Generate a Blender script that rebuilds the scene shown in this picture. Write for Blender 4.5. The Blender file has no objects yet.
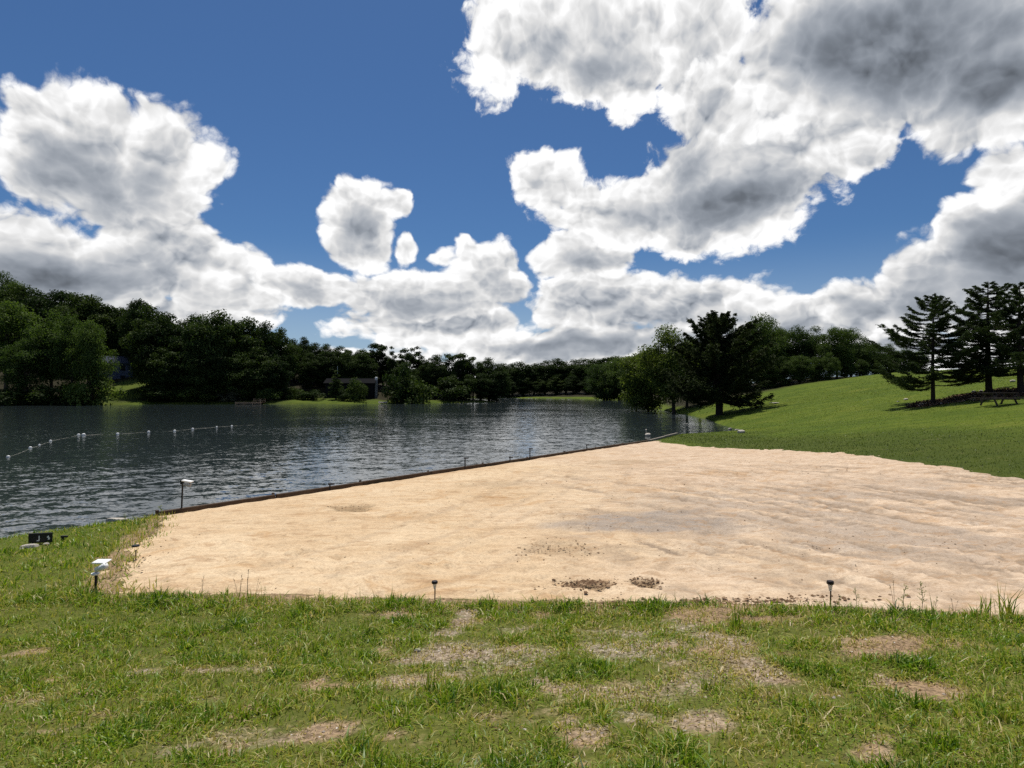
import bpy, bmesh, math, random
import numpy as np
from mathutils import Vector, Matrix, Quaternion

random.seed(7)
RNG = np.random.default_rng(11)
C = bpy.context.scene.collection
scene = bpy.context.scene
DENOISE = False
EYE = 3.0          # eye height above the lake, metres
F = 620.0          # focal length in photo pixels
HORIZ = 392.0      # photo row of the horizon
SUN_AZ, SUN_EL = math.radians(-8), math.radians(69)

# ------------------------------------------------------------------ object bookkeeping
def tag(o, label=None, cat=None, group=None, kind=None):
    if label: o['label'] = label
    if cat: o['category'] = cat
    if group: o['group'] = group
    if kind: o['kind'] = kind
    return o

def empty(name, loc=(0, 0, 0), rz=0.0):
    o = bpy.data.objects.new(name, None)
    o.empty_display_size = 0.2
    o.location = loc
    o.rotation_euler = (0, 0, rz)
    C.objects.link(o)
    return o

def link(name, me, mat=None, parent=None):
    o = bpy.data.objects.new(name, me)
    if mat is not None and not me.materials: me.materials.append(mat)
    C.objects.link(o)
    if parent is not None: o.parent = parent
    return o

def copy_tree(o, parent=None):
    c = o.copy()
    C.objects.link(c)
    c.parent = parent
    for ch in list(o.children): copy_tree(ch, c)
    return c

WORDS = ['first', 'second', 'third', 'fourth', 'fifth', 'sixth', 'seventh', 'eighth', 'ninth', 'tenth', 'eleventh', 'twelfth',
         'thirteenth', 'fourteenth', 'fifteenth', 'sixteenth', 'seventeenth', 'eighteenth', 'nineteenth', 'twentieth']

# ------------------------------------------------------------------ meshes
def npmesh(name, v, f, smooth=False):
    """v (N,3); f (M,k) all faces of one size"""
    v = np.ascontiguousarray(v, dtype=np.float32); f = np.ascontiguousarray(f, dtype=np.int32)
    me = bpy.data.meshes.new(name)
    me.vertices.add(len(v)); me.vertices.foreach_set('co', v.ravel())
    k = f.shape[1]
    me.loops.add(f.size); me.loops.foreach_set('vertex_index', f.ravel())
    me.polygons.add(len(f))
    me.polygons.foreach_set('loop_start', np.arange(0, f.size, k, dtype=np.int32))
    me.polygons.foreach_set('loop_total', np.full(len(f), k, dtype=np.int32))
    if smooth: me.polygons.foreach_set('use_smooth', np.ones(len(f), dtype=bool))
    me.update(calc_edges=True)
    return me

class MB:
    """collects shapes of one mesh"""
    def __init__(s): s.bm = bmesh.new()
    def box(s, c, size, rot=None, bev=0.0):
        r = bmesh.ops.create_cube(s.bm, size=1.0)
        M = Matrix.Translation(c) @ (rot.to_matrix().to_4x4() if rot is not None else Matrix()) @ Matrix.Diagonal((*size, 1))
        bmesh.ops.transform(s.bm, matrix=M, verts=r['verts'])
        if bev:
            es = {e for v in r['verts'] for e in v.link_edges}
            bmesh.ops.bevel(s.bm, geom=list(es), offset=bev, segments=1, affect='EDGES')
        return s
    def tube(s, pts, rad, n=8, cap=True):
        pts = [Vector(p) for p in pts]
        if not hasattr(rad, '__len__'): rad = [rad] * len(pts)
        rings = []
        for i, p in enumerate(pts):
            d = (pts[min(i + 1, len(pts) - 1)] - pts[max(i - 1, 0)]).normalized()
            a = d.orthogonal().normalized() if i == 0 else (prev - d * prev.dot(d)).normalized()
            prev = a
            b = d.cross(a)
            rings.append([s.bm.verts.new(p + (a * math.cos(2 * math.pi * k / n) + b * math.sin(2 * math.pi * k / n)) * rad[i]) for k in range(n)])
        for r0, r1 in zip(rings, rings[1:]):
            for k in range(n): s.bm.faces.new((r0[k], r0[(k + 1) % n], r1[(k + 1) % n], r1[k]))
        if cap:
            s.bm.faces.new(rings[0][::-1]); s.bm.faces.new(rings[-1])
        return s
    def lathe(s, prof, n=16, M=None):
        rings = []
        for r, z in prof:
            ring = []
            for k in range(n):
                p = Vector((r * math.cos(2 * math.pi * k / n), r * math.sin(2 * math.pi * k / n), z))
                ring.append(s.bm.verts.new(M @ p if M else p))
            rings.append(ring)
        for r0, r1 in zip(rings, rings[1:]):
            for k in range(n): s.bm.faces.new((r0[k], r0[(k + 1) % n], r1[(k + 1) % n], r1[k]))
        s.bm.faces.new(rings[0][::-1]); s.bm.faces.new(rings[-1])
        return s
    def poly(s, pts, thick):
        vs = [s.bm.verts.new(p) for p in pts]
        f = s.bm.faces.new(vs)
        r = bmesh.ops.extrude_face_region(s.bm, geom=[f])
        bmesh.ops.translate(s.bm, vec=thick, verts=[v for v in r['geom'] if isinstance(v, bmesh.types.BMVert)])
        bmesh.ops.recalc_face_normals(s.bm, faces=s.bm.faces)
        return s
    def build(s, name, mat, parent=None, smooth=False):
        me = bpy.data.meshes.new(name)
        bmesh.ops.recalc_face_normals(s.bm, faces=s.bm.faces)
        s.bm.to_mesh(me); s.bm.free()
        if smooth:
            for p in me.polygons: p.use_smooth = True
        return link(name, me, mat, parent)

# ------------------------------------------------------------------ numpy value noise
def _hash(ix, iy, seed):
    h = (ix.astype(np.int64) * 374761393 + iy.astype(np.int64) * 668265263 + seed * 1274126177) & 0xffffffff
    h = ((h ^ (h >> 13)) * 1274126177) & 0xffffffff
    return ((h ^ (h >> 16)) & 0xffffff) / float(0xffffff)
def vnoise(x, y, seed=0):
    x = np.asarray(x, float); y = np.asarray(y, float)
    ix = np.floor(x); iy = np.floor(y)
    fx = x - ix; fy = y - iy
    fx = fx * fx * (3 - 2 * fx); fy = fy * fy * (3 - 2 * fy)
    a = _hash(ix, iy, seed); b = _hash(ix + 1, iy, seed); c = _hash(ix, iy + 1, seed); d = _hash(ix + 1, iy + 1, seed)
    return (a * (1 - fx) + b * fx) * (1 - fy) + (c * (1 - fx) + d * fx) * fy
def fbm(x, y, seed=0, oct=4):
    s = 0.0; a = 0.5; t = 0.0
    for i in range(oct):
        s = s + a * vnoise(x * 2 ** i, y * 2 ** i, seed + i * 17); t += a; a *= 0.5
    return s / t
def sstep(a, b, x):
    t = np.clip((np.asarray(x, float) - a) / (b - a), 0, 1)
    return t * t * (3 - 2 * t)

def poly_sd(px, py, poly):
    """signed distance, positive inside"""
    px = np.asarray(px, float); py = np.asarray(py, float)
    P = np.array(poly, float); Q = np.roll(P, -1, 0)
    best = np.full(px.shape, 1e18); inside = np.zeros(px.shape, bool)
    for (ax, ay), (bx, by) in zip(P, Q):
        ex, ey = bx - ax, by - ay
        wx, wy = px - ax, py - ay
        t = np.clip((wx * ex + wy * ey) / (ex * ex + ey * ey), 0, 1)
        best = np.minimum(best, (wx - ex * t) ** 2 + (wy - ey * t) ** 2)
        c = ((ay <= py) & (by > py)) | ((by <= py) & (ay > py))
        with np.errstate(divide='ignore', invalid='ignore'):
            xi = ax + (py - ay) / (by - ay if by != ay else 1e-9) * ex
        inside ^= c & (px < xi)
    d = np.sqrt(best)
    return np.where(inside, d, -d)

# ------------------------------------------------------------------ the lie of the land
LAKE = [(-10.1, 12.2), (-8.9, 13.6), (-8.15, 14.35), (7.75, 35.7), (11.0, 41.7), (12.6, 42.6), (15.5, 44.6), (17.2, 46.6), (18.4, 51), (19.4, 58),
        (21, 66), (22.2, 72), (23.2, 82), (23.7, 91), (24, 103), (27, 120), (33, 150), (41.6, 206), (38, 250), (28, 286), (10, 300), (-5, 312),
        (-40, 330), (-60, 280), (-34, 215), (-10, 193), (-4.5, 187), (-6, 179), (-14, 171), (-33, 157), (-55, 152), (-78, 152), (-100, 146),
        (-118, 143), (-150, 110), (-155, 60), (-120, 20), (-60, 6), (-25, 8.2), (-14, 10.6)]
SAND = [(-8.0, 14.3), (7.85, 35.55), (8.6, 33.0), (9.1, 30.5), (10.4, 28.6), (11.8, 26.4), (12.8, 23.5), (13.2, 21), (13.4, 16), (13.6, 11), (11, 6.8),
        (8, 5.7), (5.5, 6.05), (3.75, 6.7), (1.65, 7.2), (-0.94, 7.5), (-2.7, 7.75), (-5.3, 7.95), (-5.95, 9.2), (-6.5, 10.6), (-7.25, 12.6)]
LAKE_W = [(p[0], p[1]) for p in LAKE]

def lake_d(x, y):      # positive on land
    return -poly_sd(x, y, LAKE_W)
def sand_d(x, y):      # positive on the beach
    return poly_sd(x, y, SAND)

def zland(x, y):
    x = np.asarray(x, float); y = np.asarray(y, float)
    D = lake_d(x, y)
    wig = (fbm(x / 3.0, y / 3.0, 5) - 0.5) * np.clip((np.hypot(x, y) - 60) / 60, 0, 1) * 5
    D = D + wig
    Dp = np.clip(D, 0, None)
    near = 0.21 * (1 - np.exp(-Dp / 0.25)) + 0.0245 * np.minimum(Dp, 18)
    berm = 0.75 * (1 - sstep(-0.5, 7.6, y)) * sstep(0.5, 5.0, Dp)
    w = x - 13.0
    sp = np.log1p(np.exp(np.clip(w / 2.5, -30, 30))) * 2.5
    hill = 0.122 * np.minimum(sp, 40 + 0.3 * (sp - 40)) * (1 - np.exp(-Dp / 6.0)) * sstep(-20, 14, y) * (1 - sstep(120, 190, y) * 0.8)
    left = sstep(100, 135, y) * (1 - sstep(-60, 20, x) * 0.35) * (1 - sstep(-12, 25, x))
    slope = np.where(x < -8, 0.24, 0.07)
    Ds = np.maximum(Dp - 9, 0) + 0.4 * np.minimum(Dp, 9)
    lh = left * slope * np.minimum(Ds, 24 + (np.clip(-x, 0, 160) / 160) * 60)
    far = sstep(200, 290, y) * 0.05 * np.minimum(Dp, 80)
    roll = (fbm(x / 9.0, y / 9.0, 3) - 0.5) * np.clip(Dp / 20, 0, 1) * 0.45 + (fbm(x / 22.0, y / 16.0, 4) - 0.5) * np.clip((Dp - 8) / 20, 0, 1) * 1.1
    z = near + berm + hill + np.maximum(lh, far) + roll
    fine = (fbm(x / 0.45, y / 0.45, 9) - 0.5) * 0.07 * sstep(0.3, 2, Dp)
    z = z + fine * (1 - sstep(18, 40, np.hypot(x, y)))
    return np.where(D > 0, z, -np.minimum(-D * 0.5, 2.5))

def zg(x, y): return float(zland(np.array([x]), np.array([y]))[0])

def G(px, py, dz=0.0):
    """the spot of ground seen at a photo pixel"""
    a, b = (px - 512) / F, (HORIZ - py) / F
    prev = 1.5
    d = 1.5
    while d < 400:
        if EYE + b * d <= zg(a * d, d) + dz:
            lo, hi = prev, d
            for _ in range(14):
                m = 0.5 * (lo + hi)
                if EYE + b * m <= zg(a * m, m) + dz: hi = m
                else: lo = m
            return a * hi, hi
        prev = d
        d *= 1.05
    return a * 300, 300
def GW(px, py):        # on the water
    d = EYE * F / (py - HORIZ)
    return (px - 512) / F * d, d

# ------------------------------------------------------------------ node helper
class NT:
    def __init__(s, tree):
        s.t = tree; s.nodes = tree.nodes; s.links = tree.links
    def put(s, sock, v):
        if isinstance(v, bpy.types.NodeSocket): s.links.new(v, sock)
        elif v is not None:
            if hasattr(sock.default_value, '__len__') and not hasattr(v, '__len__'): v = (v,) * len(sock.default_value)
            if hasattr(v, '__len__') and len(sock.default_value) == 4 and len(v) == 3: v = (*v, 1)
            sock.default_value = v
    def n(s, typ, **kw):
        nd = s.nodes.new(typ)
        for k, v in kw.items(): setattr(nd, k, v)
        return nd
    def m(s, op, a, b=None, c=None, clamp=False):
        nd = s.n('ShaderNodeMath', operation=op, use_clamp=clamp)
        s.put(nd.inputs[0], a); s.put(nd.inputs[1], b); s.put(nd.inputs[2], c)
        return nd.outputs[0]
    def vm(s, op, a, b=None, c=None):
        nd = s.n('ShaderNodeVectorMath', operation=op)
        s.put(nd.inputs[0], a); s.put(nd.inputs[1], b); s.put(nd.inputs[2], c)
        return nd.outputs['Value'] if op in ('LENGTH', 'DOT_PRODUCT', 'DISTANCE') else nd.outputs[0]
    def comb(s, x, y, z=0.0):
        nd = s.n('ShaderNodeCombineXYZ'); s.put(nd.inputs[0], x); s.put(nd.inputs[1], y); s.put(nd.inputs[2], z); return nd.outputs[0]
    def sep(s, v):
        nd = s.n('ShaderNodeSeparateXYZ'); s.put(nd.inputs[0], v); return nd.outputs
    def noise(s, vec, scale, detail=4, rough=0.55, dist=0.0, color=False, dim='3D'):
        nd = s.n('ShaderNodeTexNoise', noise_dimensions=dim)
        s.put(nd.inputs['Vector'], vec); s.put(nd.inputs['Scale'], scale); s.put(nd.inputs['Detail'], detail)
        s.put(nd.inputs['Roughness'], rough); s.put(nd.inputs['Distortion'], dist)
        return nd.outputs['Color' if color else 'Fac']
    def voro(s, vec, scale, feature='F1', detail=0.0, rand=1.0, dim='3D', out='Distance'):
        nd = s.n('ShaderNodeTexVoronoi', feature=feature, voronoi_dimensions=dim)
        s.put(nd.inputs['Vector'], vec); s.put(nd.inputs['Scale'], scale); s.put(nd.inputs['Randomness'], rand)
        if 'Detail' in nd.inputs: s.put(nd.inputs['Detail'], detail)
        return nd.outputs[out]
    def mr(s, v, a, b, c=0.0, d=1.0, smooth=True):
        nd = s.n('ShaderNodeMapRange', interpolation_type='SMOOTHSTEP' if smooth else 'LINEAR')
        for i, q in enumerate((v, a, b, c, d)): s.put(nd.inputs[i], q)
        return nd.outputs[0]
    def mix(s, f, a, b, mode='MIX'):
        nd = s.n('ShaderNodeMix', data_type='RGBA', blend_type=mode)
        s.put(nd.inputs[0], f); s.put(nd.inputs[6], a); s.put(nd.inputs[7], b)
        return nd.outputs[2]
    def ramp(s, f, stops):
        nd = s.n('ShaderNodeValToRGB')
        el = nd.color_ramp.elements
        while len(el) < len(stops): el.new(0.5)
        for e, (p, c) in zip(el, stops): e.position = p; e.color = (*c, 1)
        s.put(nd.inputs[0], f); return nd.outputs[0]
    def bump(s, h, strength=0.5, dist=0.1, normal=None):
        nd = s.n('ShaderNodeBump'); s.put(nd.inputs['Height'], h); s.put(nd.inputs['Strength'], strength); s.put(nd.inputs['Distance'], dist)
        if normal is not None: s.put(nd.inputs['Normal'], normal)
        return nd.outputs[0]
    def attr(s, name):
        return s.n('ShaderNodeAttribute', attribute_name=name).outputs['Fac']

def material(name):
    m = bpy.data.materials.new(name); m.use_nodes = True
    m.node_tree.nodes.clear()
    t = NT(m.node_tree)
    out = t.n('ShaderNodeOutputMaterial')
    return m, t, out

def principled(t, out, col, rough=0.8, normal=None, spec=0.3, **kw):
    b = t.n('ShaderNodeBsdfPrincipled')
    t.put(b.inputs['Base Color'], col); t.put(b.inputs['Roughness'], rough); t.put(b.inputs['Specular IOR Level'], spec)
    for k, v in kw.items(): t.put(b.inputs[k], v)
    if normal is not None: t.put(b.inputs['Normal'], normal)
    t.links.new(b.outputs[0], out.inputs['Surface'])
    return b

def simple(name, col, rough=0.7, var=0.15, scale=8.0, bumpd=0.0, spec=0.3, **kw):
    m, t, out = material(name)
    P = t.n('ShaderNodeTexCoord').outputs['Object']
    nz = t.noise(P, scale, 5, 0.6)
    c = t.mix(nz, tuple(max(0, q * (1 - var * 2)) for q in col), tuple(min(1, q * (1 + var * 2)) for q in col))
    nrm = t.bump(t.noise(P, scale * 3, 4), 0.6, bumpd) if bumpd else None
    principled(t, out, c, rough, nrm, spec, **kw)
    return m

def bark(name, col):
    m, t, out = material(name)
    P = t.n('ShaderNodeTexCoord').outputs['Object']
    S = t.vm('MULTIPLY', P, (9, 9, 1.6))
    nz = t.noise(S, 1.0, 6, 0.65)
    c = t.mix(nz, tuple(q * 0.45 for q in col), tuple(q * 1.5 for q in col))
    principled(t, out, c, 0.95, t.bump(nz, 0.9, 0.06), 0.1)
    return m

def leafmat(name, ca, cb, trans=0.35, hue=0.25, rough=0.6):
    """leaves: each leaf its own tint, each tree its own cast, light coming through"""
    m, t, out = material(name)
    g = t.n('ShaderNodeNewGeometry'); oi = t.n('ShaderNodeObjectInfo')
    P = t.n('ShaderNodeTexCoord').outputs['Object']
    f = t.m('ADD', t.m('MULTIPLY', g.outputs['Random Per Island'], 0.6), t.m('MULTIPLY', t.noise(P, 0.5, 2), 0.5), clamp=True)
    c = t.mix(f, ca, cb)
    tint = t.mix(oi.outputs['Random'], (1 - hue, 1 - hue * .8, 1 - hue), (1 + hue, 1 + hue * .8, 1.0))
    c = t.mix(1.0, c, tint, 'MULTIPLY')
    d = t.n('ShaderNodeBsdfDiffuse'); t.put(d.inputs[0], c)
    tr = t.n('ShaderNodeBsdfTranslucent'); t.put(tr.inputs[0], t.mix(1.0, c, (1.1, 1.25, .6), 'MULTIPLY'))
    gl = t.n('ShaderNodeBsdfGlossy'); t.put(gl.inputs[0], (1, 1, 1)); t.put(gl.inputs['Roughness'], rough)
    a = t.n('ShaderNodeMixShader'); t.put(a.inputs[0], trans); t.links.new(d.outputs[0], a.inputs[1]); t.links.new(tr.outputs[0], a.inputs[2])
    b = t.n('ShaderNodeMixShader'); t.put(b.inputs[0], 0.009); t.links.new(a.outputs[0], b.inputs[1]); t.links.new(gl.outputs[0], b.inputs[2])
    t.links.new(b.outputs[0], out.inputs['Surface'])
    return m

# ------------------------------------------------------------------ camera, sun, sky
cam = bpy.data.cameras.new('camera'); co = bpy.data.objects.new('camera', cam); C.objects.link(co)
cam.sensor_width = 36.0; cam.lens = 36.0 * F / 1024
cam.clip_start = 0.05; cam.clip_end = 3000
co.location = (0, 0, EYE)
co.rotation_euler = (math.radians(90) + math.atan((HORIZ - 384) / F), 0, 0)
scene.camera = co
scene.view_settings.view_transform = 'Standard'
try: scene.view_settings.look = 'None'
except Exception: pass
scene.view_settings.exposure = 0.08
scene.view_settings.gamma = 1.0
scene.view_settings.use_curve_mapping = False
scene.cycles.max_bounces = 6
scene.cycles.diffuse_bounces = 3
scene.cycles.transparent_max_bounces = 8
scene.cycles.caustics_reflective = False
scene.cycles.caustics_refractive = False
scene.cycles.use_denoising = DENOISE

sun = bpy.data.lights.new('sun', 'SUN'); so = bpy.data.objects.new('sun', sun); C.objects.link(so)
sun.energy = 5.0; sun.angle = math.radians(0.5); sun.color = (1.0, 0.95, 0.87)
sv = Vector((math.sin(SUN_AZ) * math.cos(SUN_EL), math.cos(SUN_AZ) * math.cos(SUN_EL), math.sin(SUN_EL)))
so.rotation_euler = sv.to_track_quat('Z', 'Y').to_euler()
so.location = (0, 0, 60)

world = bpy.data.worlds.new('World'); scene.world = world; world.use_nodes = True
SKY_STRENGTH = 0.09
SKY_TINT = (0.34, 0.525, 0.73)
def build_sky():
    world.node_tree.nodes.clear()
    t = NT(world.node_tree)
    out = t.n('ShaderNodeOutputWorld'); bg = t.n('ShaderNodeBackground')
    t.links.new(bg.outputs[0], out.inputs[0])
    sky = t.n('ShaderNodeTexSky', sky_type='NISHITA')
    sky.sun_disc = False; sky.sun_elevation = SUN_EL; sky.sun_rotation = SUN_AZ
    sky.air_density = 1.0; sky.dust_density = 0.6; sky.ozone_density = 2.0; sky.altitude = 200
    Dv = t.n('ShaderNodeTexCoord').outputs['Generated']
    x, y, z = t.sep(Dv)
    az = t.m('ARCTAN2', x, y)
    el = t.m('ARCSINE', t.m('MINIMUM', t.m('MAXIMUM', z, -1.0), 1.0))
    elp = t.m('MAXIMUM', el, 0.0)
    v = t.m('MULTIPLY', t.m('LOGARITHM', t.m('ADD', elp, 0.6), math.e), 2.1)
    Q = t.comb(t.m('MULTIPLY', az, 2.0), v, 0.0)                    # cloud-texture space: finer towards the horizon
    # billowing: warp the field before the cloud masses are laid out in it
    w1 = t.vm('SUBTRACT', t.noise(Q, 2.2, 4, 0.55, color=True), (0.5, 0.5, 0.5))
    w2 = t.vm('SUBTRACT', t.noise(Q, 9.0, 3, 0.6, color=True), (0.5, 0.5, 0.5))
    A = t.vm('ADD', t.comb(az, el, 0.0), t.vm('MULTIPLY', w1, (0.16, 0.12, 0.0)))
    R = {0: A}
    for deg in (32, -32):
        c, s = math.cos(math.radians(deg)), math.sin(math.radians(deg))
        R[deg] = t.comb(t.vm('DOT_PRODUCT', A, (c, s, 0)), t.vm('DOT_PRODUCT', A, (-s, c, 0)), 0.0)
    def ang(px, py):
        a = math.atan((px - 512) / F); return a, math.atan((HORIZ - py) / F * math.cos(a))
    def blob(px, py, rx, ry, rot=0, amp=1.0):
        a, e = ang(px, py)
        k = math.cos(a) ** 2 / F * 1.0
        k2 = math.cos(a) / F
        r = math.radians(rot); c, s = math.cos(r), math.sin(r)
        cx, cy = a * c + e * s, -a * s + e * c
        irx, iry = 1 / (rx * k if rot == 0 else rx * (k + k2) / 2), 1 / (ry * k2)
        q = t.vm('MULTIPLY_ADD', R[rot], (irx, iry, 0), (-cx * irx, -cy * iry, 0))
        return t.m('MULTIPLY_ADD', t.vm('LENGTH', q), -amp, amp)
    def field(bl):
        o = None
        for b in bl:
            f = blob(*b)
            o = f if o is None else t.m('SMOOTH_MAX', o, f, 0.12)
        return o
    def dome(q, sc):                                             # rounded cauliflower puffs
        d = t.voro(q, sc, 'F1', 0.0, dim='2D')
        return t.m('SUBTRACT', 0.55, t.m('MULTIPLY', d, d))
    def billow(q):
        a_ = dome(q, 4.2); b_ = dome(t.vm('ADD', q, (3.1, 1.7, 0)), 9.5); c_ = dome(t.vm('ADD', q, (7.3, 5.9, 0)), 21.0); d_ = dome(t.vm('ADD', q, (1.3, 8.9, 0)), 46.0)
        return [t.m('MULTIPLY', a_, .50), t.m('MULTIPLY', b_, .30), t.m('MULTIPLY', c_, .17), t.m('MULTIPLY', d_, .09)]
    def add(*v):
        o = v[0]
        for k in v[1:]: o = t.m('ADD', o, k)
        return o
    Qw = t.vm('ADD', Q, t.vm('ADD', t.vm('MULTIPLY', w1, (0.16, 0.16, 0)), t.vm('MULTIPLY', w2, (0.035, 0.035, 0))))
    b0 = billow(Qw); b1 = billow(t.vm('ADD', Qw, (-0.010, 0.032, 0)))
    n0 = t.m('SUBTRACT', add(*b0), .48)
    wisp = t.m('SUBTRACT', t.noise(Qw, 10, 9, 0.66, dim='2D'), 0.5)
    big_r = t.m('SUBTRACT', add(b0[0], b0[1]), add(b1[0], b1[1]))
    fin_r = t.m('SUBTRACT', add(b0[2], b0[3]), add(b1[2], b1[3]))
    soft = t.m('SUBTRACT', t.noise(Q, 2.8, 4, .5, .3), 0.5)
    # outside the photograph the dome carries scattered cloud too
    back = t.m('MULTIPLY_ADD', t.noise(Q, 0.9, 2, 0.5), 2.4, -1.25)
    edge = t.m('MAXIMUM', t.mr(t.m('ABSOLUTE', az), 0.78, 1.0), t.mr(el, 0.56, 0.68))
    inn = t.m('SUBTRACT', 1.0, edge)
    skyc = t.mix(1.0, sky.outputs[0], SKY_TINT, 'MULTIPLY')
    hz = t.mr(el, 0.0, 0.24, 0.40, 0.0)
    far = t.comb(0.60 / SKY_STRENGTH, 0.69 / SKY_STRENGTH, 0.80 / SKY_STRENGTH)
    cur = t.mix(hz, skyc, far)
    def layer(cur, masses, bases, bright=1.0, outer=False, rag=.40):
        M = field(masses)
        if outer: M = t.m('ADD', t.m('MULTIPLY', M, inn), t.m('MULTIPLY', back, edge))
        else: M = t.m('SUBTRACT', M, t.m('MULTIPLY', edge, 2.0))
        dens = add(t.m('MULTIPLY', M, 1.15), t.m('MULTIPLY', n0, 0.78), t.m('MULTIPLY', wisp, rag))
        alpha = t.mr(dens, 0.01, 0.21)
        K = field(bases)
        Kd = add(K, t.m('MULTIPLY', n0, 0.30), t.m('MULTIPLY', soft, .55))
        thick = t.mr(dens, 0.06, .95)
        g = add(t.m('MULTIPLY', thick, 0.55), t.m('MULTIPLY', t.mr(Kd, -0.40, 0.95), 0.58), t.m('MULTIPLY', soft, .14))
        lum = t.mr(g, 0.03, 1.24, 0.94 * bright, 0.135, False)
        k_ = t.mr(g, .2, 1.0, 1.0, .28)
        lum = add(lum, t.m('MULTIPLY', t.m('MULTIPLY', big_r, k_), 1.9), t.m('MULTIPLY', t.m('MULTIPLY', fin_r, k_), 1.7), t.m('MULTIPLY', wisp, .08))
        lum = t.m('MINIMUM', t.m('MAXIMUM', lum, 0.10), 0.98)
        tint = t.mix(t.mr(lum, 0.15, 0.75), (0.86, 0.97, 1.14), (1.0, 1.0, 1.0))
        cc = t.vm('SCALE', tint); t.put(cc.node.inputs['Scale'], t.m('DIVIDE', lum, SKY_STRENGTH))
        return t.mix(alpha, cur, cc)
    # far bank of cloud low on the horizon
    cur = layer(cur, [(620, 345, 270, 28, 0, 1.0), (810, 322, 120, 32, 0, .9), (500, 368, 330, 22, 0, .8), (900, 345, 190, 26, 0, .8), (440, 322, 130, 32, 0, 1.0), (130, 318, 210, 30, 0, .8),
                      (600, 306, 105, 42, 0, 1.0), (700, 306, 100, 42, 0, 1.0)],
                [(570, 340, 240, 14, 0, .7), (640, 322, 60, 14, 0, .5), (720, 325, 60, 14, 0, .5), (130, 300, 120, 20, 0, .7), (860, 345, 110, 12, 0, .6)], .92)
    # nearer heaps: the long left mass, the middle ones, the lower right
    cur = layer(cur, [(50, 265, 190, 66, 0, 1.1), (170, 255, 118, 58, -32, 1.1), (245, 285, 46, 40, 0, .9), (1010, 250, 104, 92, 0, 1.1), (930, 282, 104, 40, 32, 1.0), (870, 302, 80, 28, 0, .85)],
                [(50, 275, 120, 34, 0, 1.0), (160, 285, 110, 22, -32, .6), (1000, 240, 90, 40, 32, .9), (930, 298, 110, 20, 0, .7)], .94)
    cur = layer(cur, [(305, 284, 62, 30, 0, 1.0), (420, 292, 104, 36, 0, 1.0), (487, 270, 52, 40, 0, 1.0), (465, 242, 16, 14, 0, .6), (585, 255, 60, 30, 0, .95), (350, 210, 48, 48, 0, 1.0), (330, 208, 30, 30, 0, .8), (372, 240, 26, 28, 0, .8), (440, 250, 14, 10, 0, .5), (392, 202, 22, 18, 0, .7), (409, 243, 19, 17, 0, .6)],
                [(510, 296, 60, 22, 0, .7), (356, 228, 34, 26, 0, .75), (590, 266, 50, 14, 0, .7), (420, 305, 80, 16, 0, .6), (310, 292, 40, 12, 0, .4)], 1.0)
    # high over the right: a white ragged one, then the great dark-bellied ones
    cur = layer(cur, [(590, 35, 140, 66, 0, 1.1), (495, 30, 46, 58, 0, .8), (630, 85, 45, 38, 0, .8), (700, 50, 70, 80, 0, 1.0)],
                [(595, 70, 34, 26, 0, .7), (540, 50, 30, 20, 0, .4)], 1.06, rag=.75)
    cur = layer(cur, [(555, 180, 46, 34, -32, .9), (630, 212, 92, 38, 0, 1.0), (735, 185, 108, 74, 0, 1.1), (700, 237, 60, 22, 0, .8), (800, 130, 104, 94, 32, 1.1), (850, 165, 70, 34, 32, .8), (720, 100, 60, 50, 0, .9)],
                [(745, 208, 105, 28, 0, 1.2), (705, 150, 60, 36, 32, .9), (630, 222, 40, 14, 0, .5)], 1.04, rag=.6)
    cur = layer(cur, [(880, 45, 185, 92, 0, 1.2), (1000, 60, 120, 92, 0, 1.1), (1018, 165, 36, 40, 0, .7), (80, 148, 112, 82, 0, 1.1), (165, 165, 72, 58, -32, 1.0), (60, 100, 50, 40, 0, .8)],
                [(900, 35, 190, 70, 0, 1.5), (1000, 75, 90, 50, 0, 1.0), (100, 192, 118, 46, 0, 1.0), (60, 150, 60, 30, 0, .5)], 1.0, True)
    t.put(bg.inputs[0], cur); bg.inputs[1].default_value = SKY_STRENGTH
build_sky()
world.cycles.sampling_method = 'MANUAL'
world.cycles.sample_map_resolution = 512
#PART2

# ------------------------------------------------------------------ ground
# bare or gravelly patches of the near lawn: (pixel x, pixel y, half width, half height, strength, greyness)
BARE = [(545, 652, 150, 24, .45, .85), (440, 652, 44, 12, .65, .6), (500, 716, 58, 16, .9, .1), (568, 735, 36, 11, .9, .1), (882, 650, 66, 32, 1.0, .0), (918, 688, 42, 22, 1.0, .0),
        (725, 640, 26, 16, .75, .6), (748, 668, 26, 22, .75, .5), (330, 728, 24, 18, .8, .1), (415, 680, 50, 16, .6, .5), (600, 690, 60, 18, .6, .5), (100, 690, 34, 8, .7, .2),
        (215, 668, 50, 9, .55, .6), (395, 616, 50, 7, .8, .2), (690, 612, 60, 9, .9, .0), (770, 618, 60, 10, .9, .0), (860, 752, 28, 18, .9, .05), (690, 680, 60, 30, .4, .6),
        (640, 628, 130, 12, .5, .8), (250, 735, 60, 16, .35, .4), (30, 700, 50, 14, .4, .2), (700, 722, 30, 14, .6, .4)]
BW = []
_r = random.Random(77)
for _ in range(95):
    cx_, cy_ = (_r.uniform(380, 980), _r.uniform(605, 765)) if _r.random() < .75 else (_r.uniform(0, 420), _r.uniform(640, 765))
    w_ = _r.uniform(7, 26)
    BARE.append((cx_, cy_, w_, w_ * _r.uniform(.22, .45), _r.uniform(.55, 1.0), _r.choice([0, 0, .15, .4, .7])))
for px, py, rx, ry, s_, g_ in BARE:
    x0, y0 = G(px, py)
    BW.append((x0, y0, rx * y0 / F, max(0.06, ry * y0 * y0 / (F * (EYE - zg(x0, y0))) * .8), s_, g_))
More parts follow.
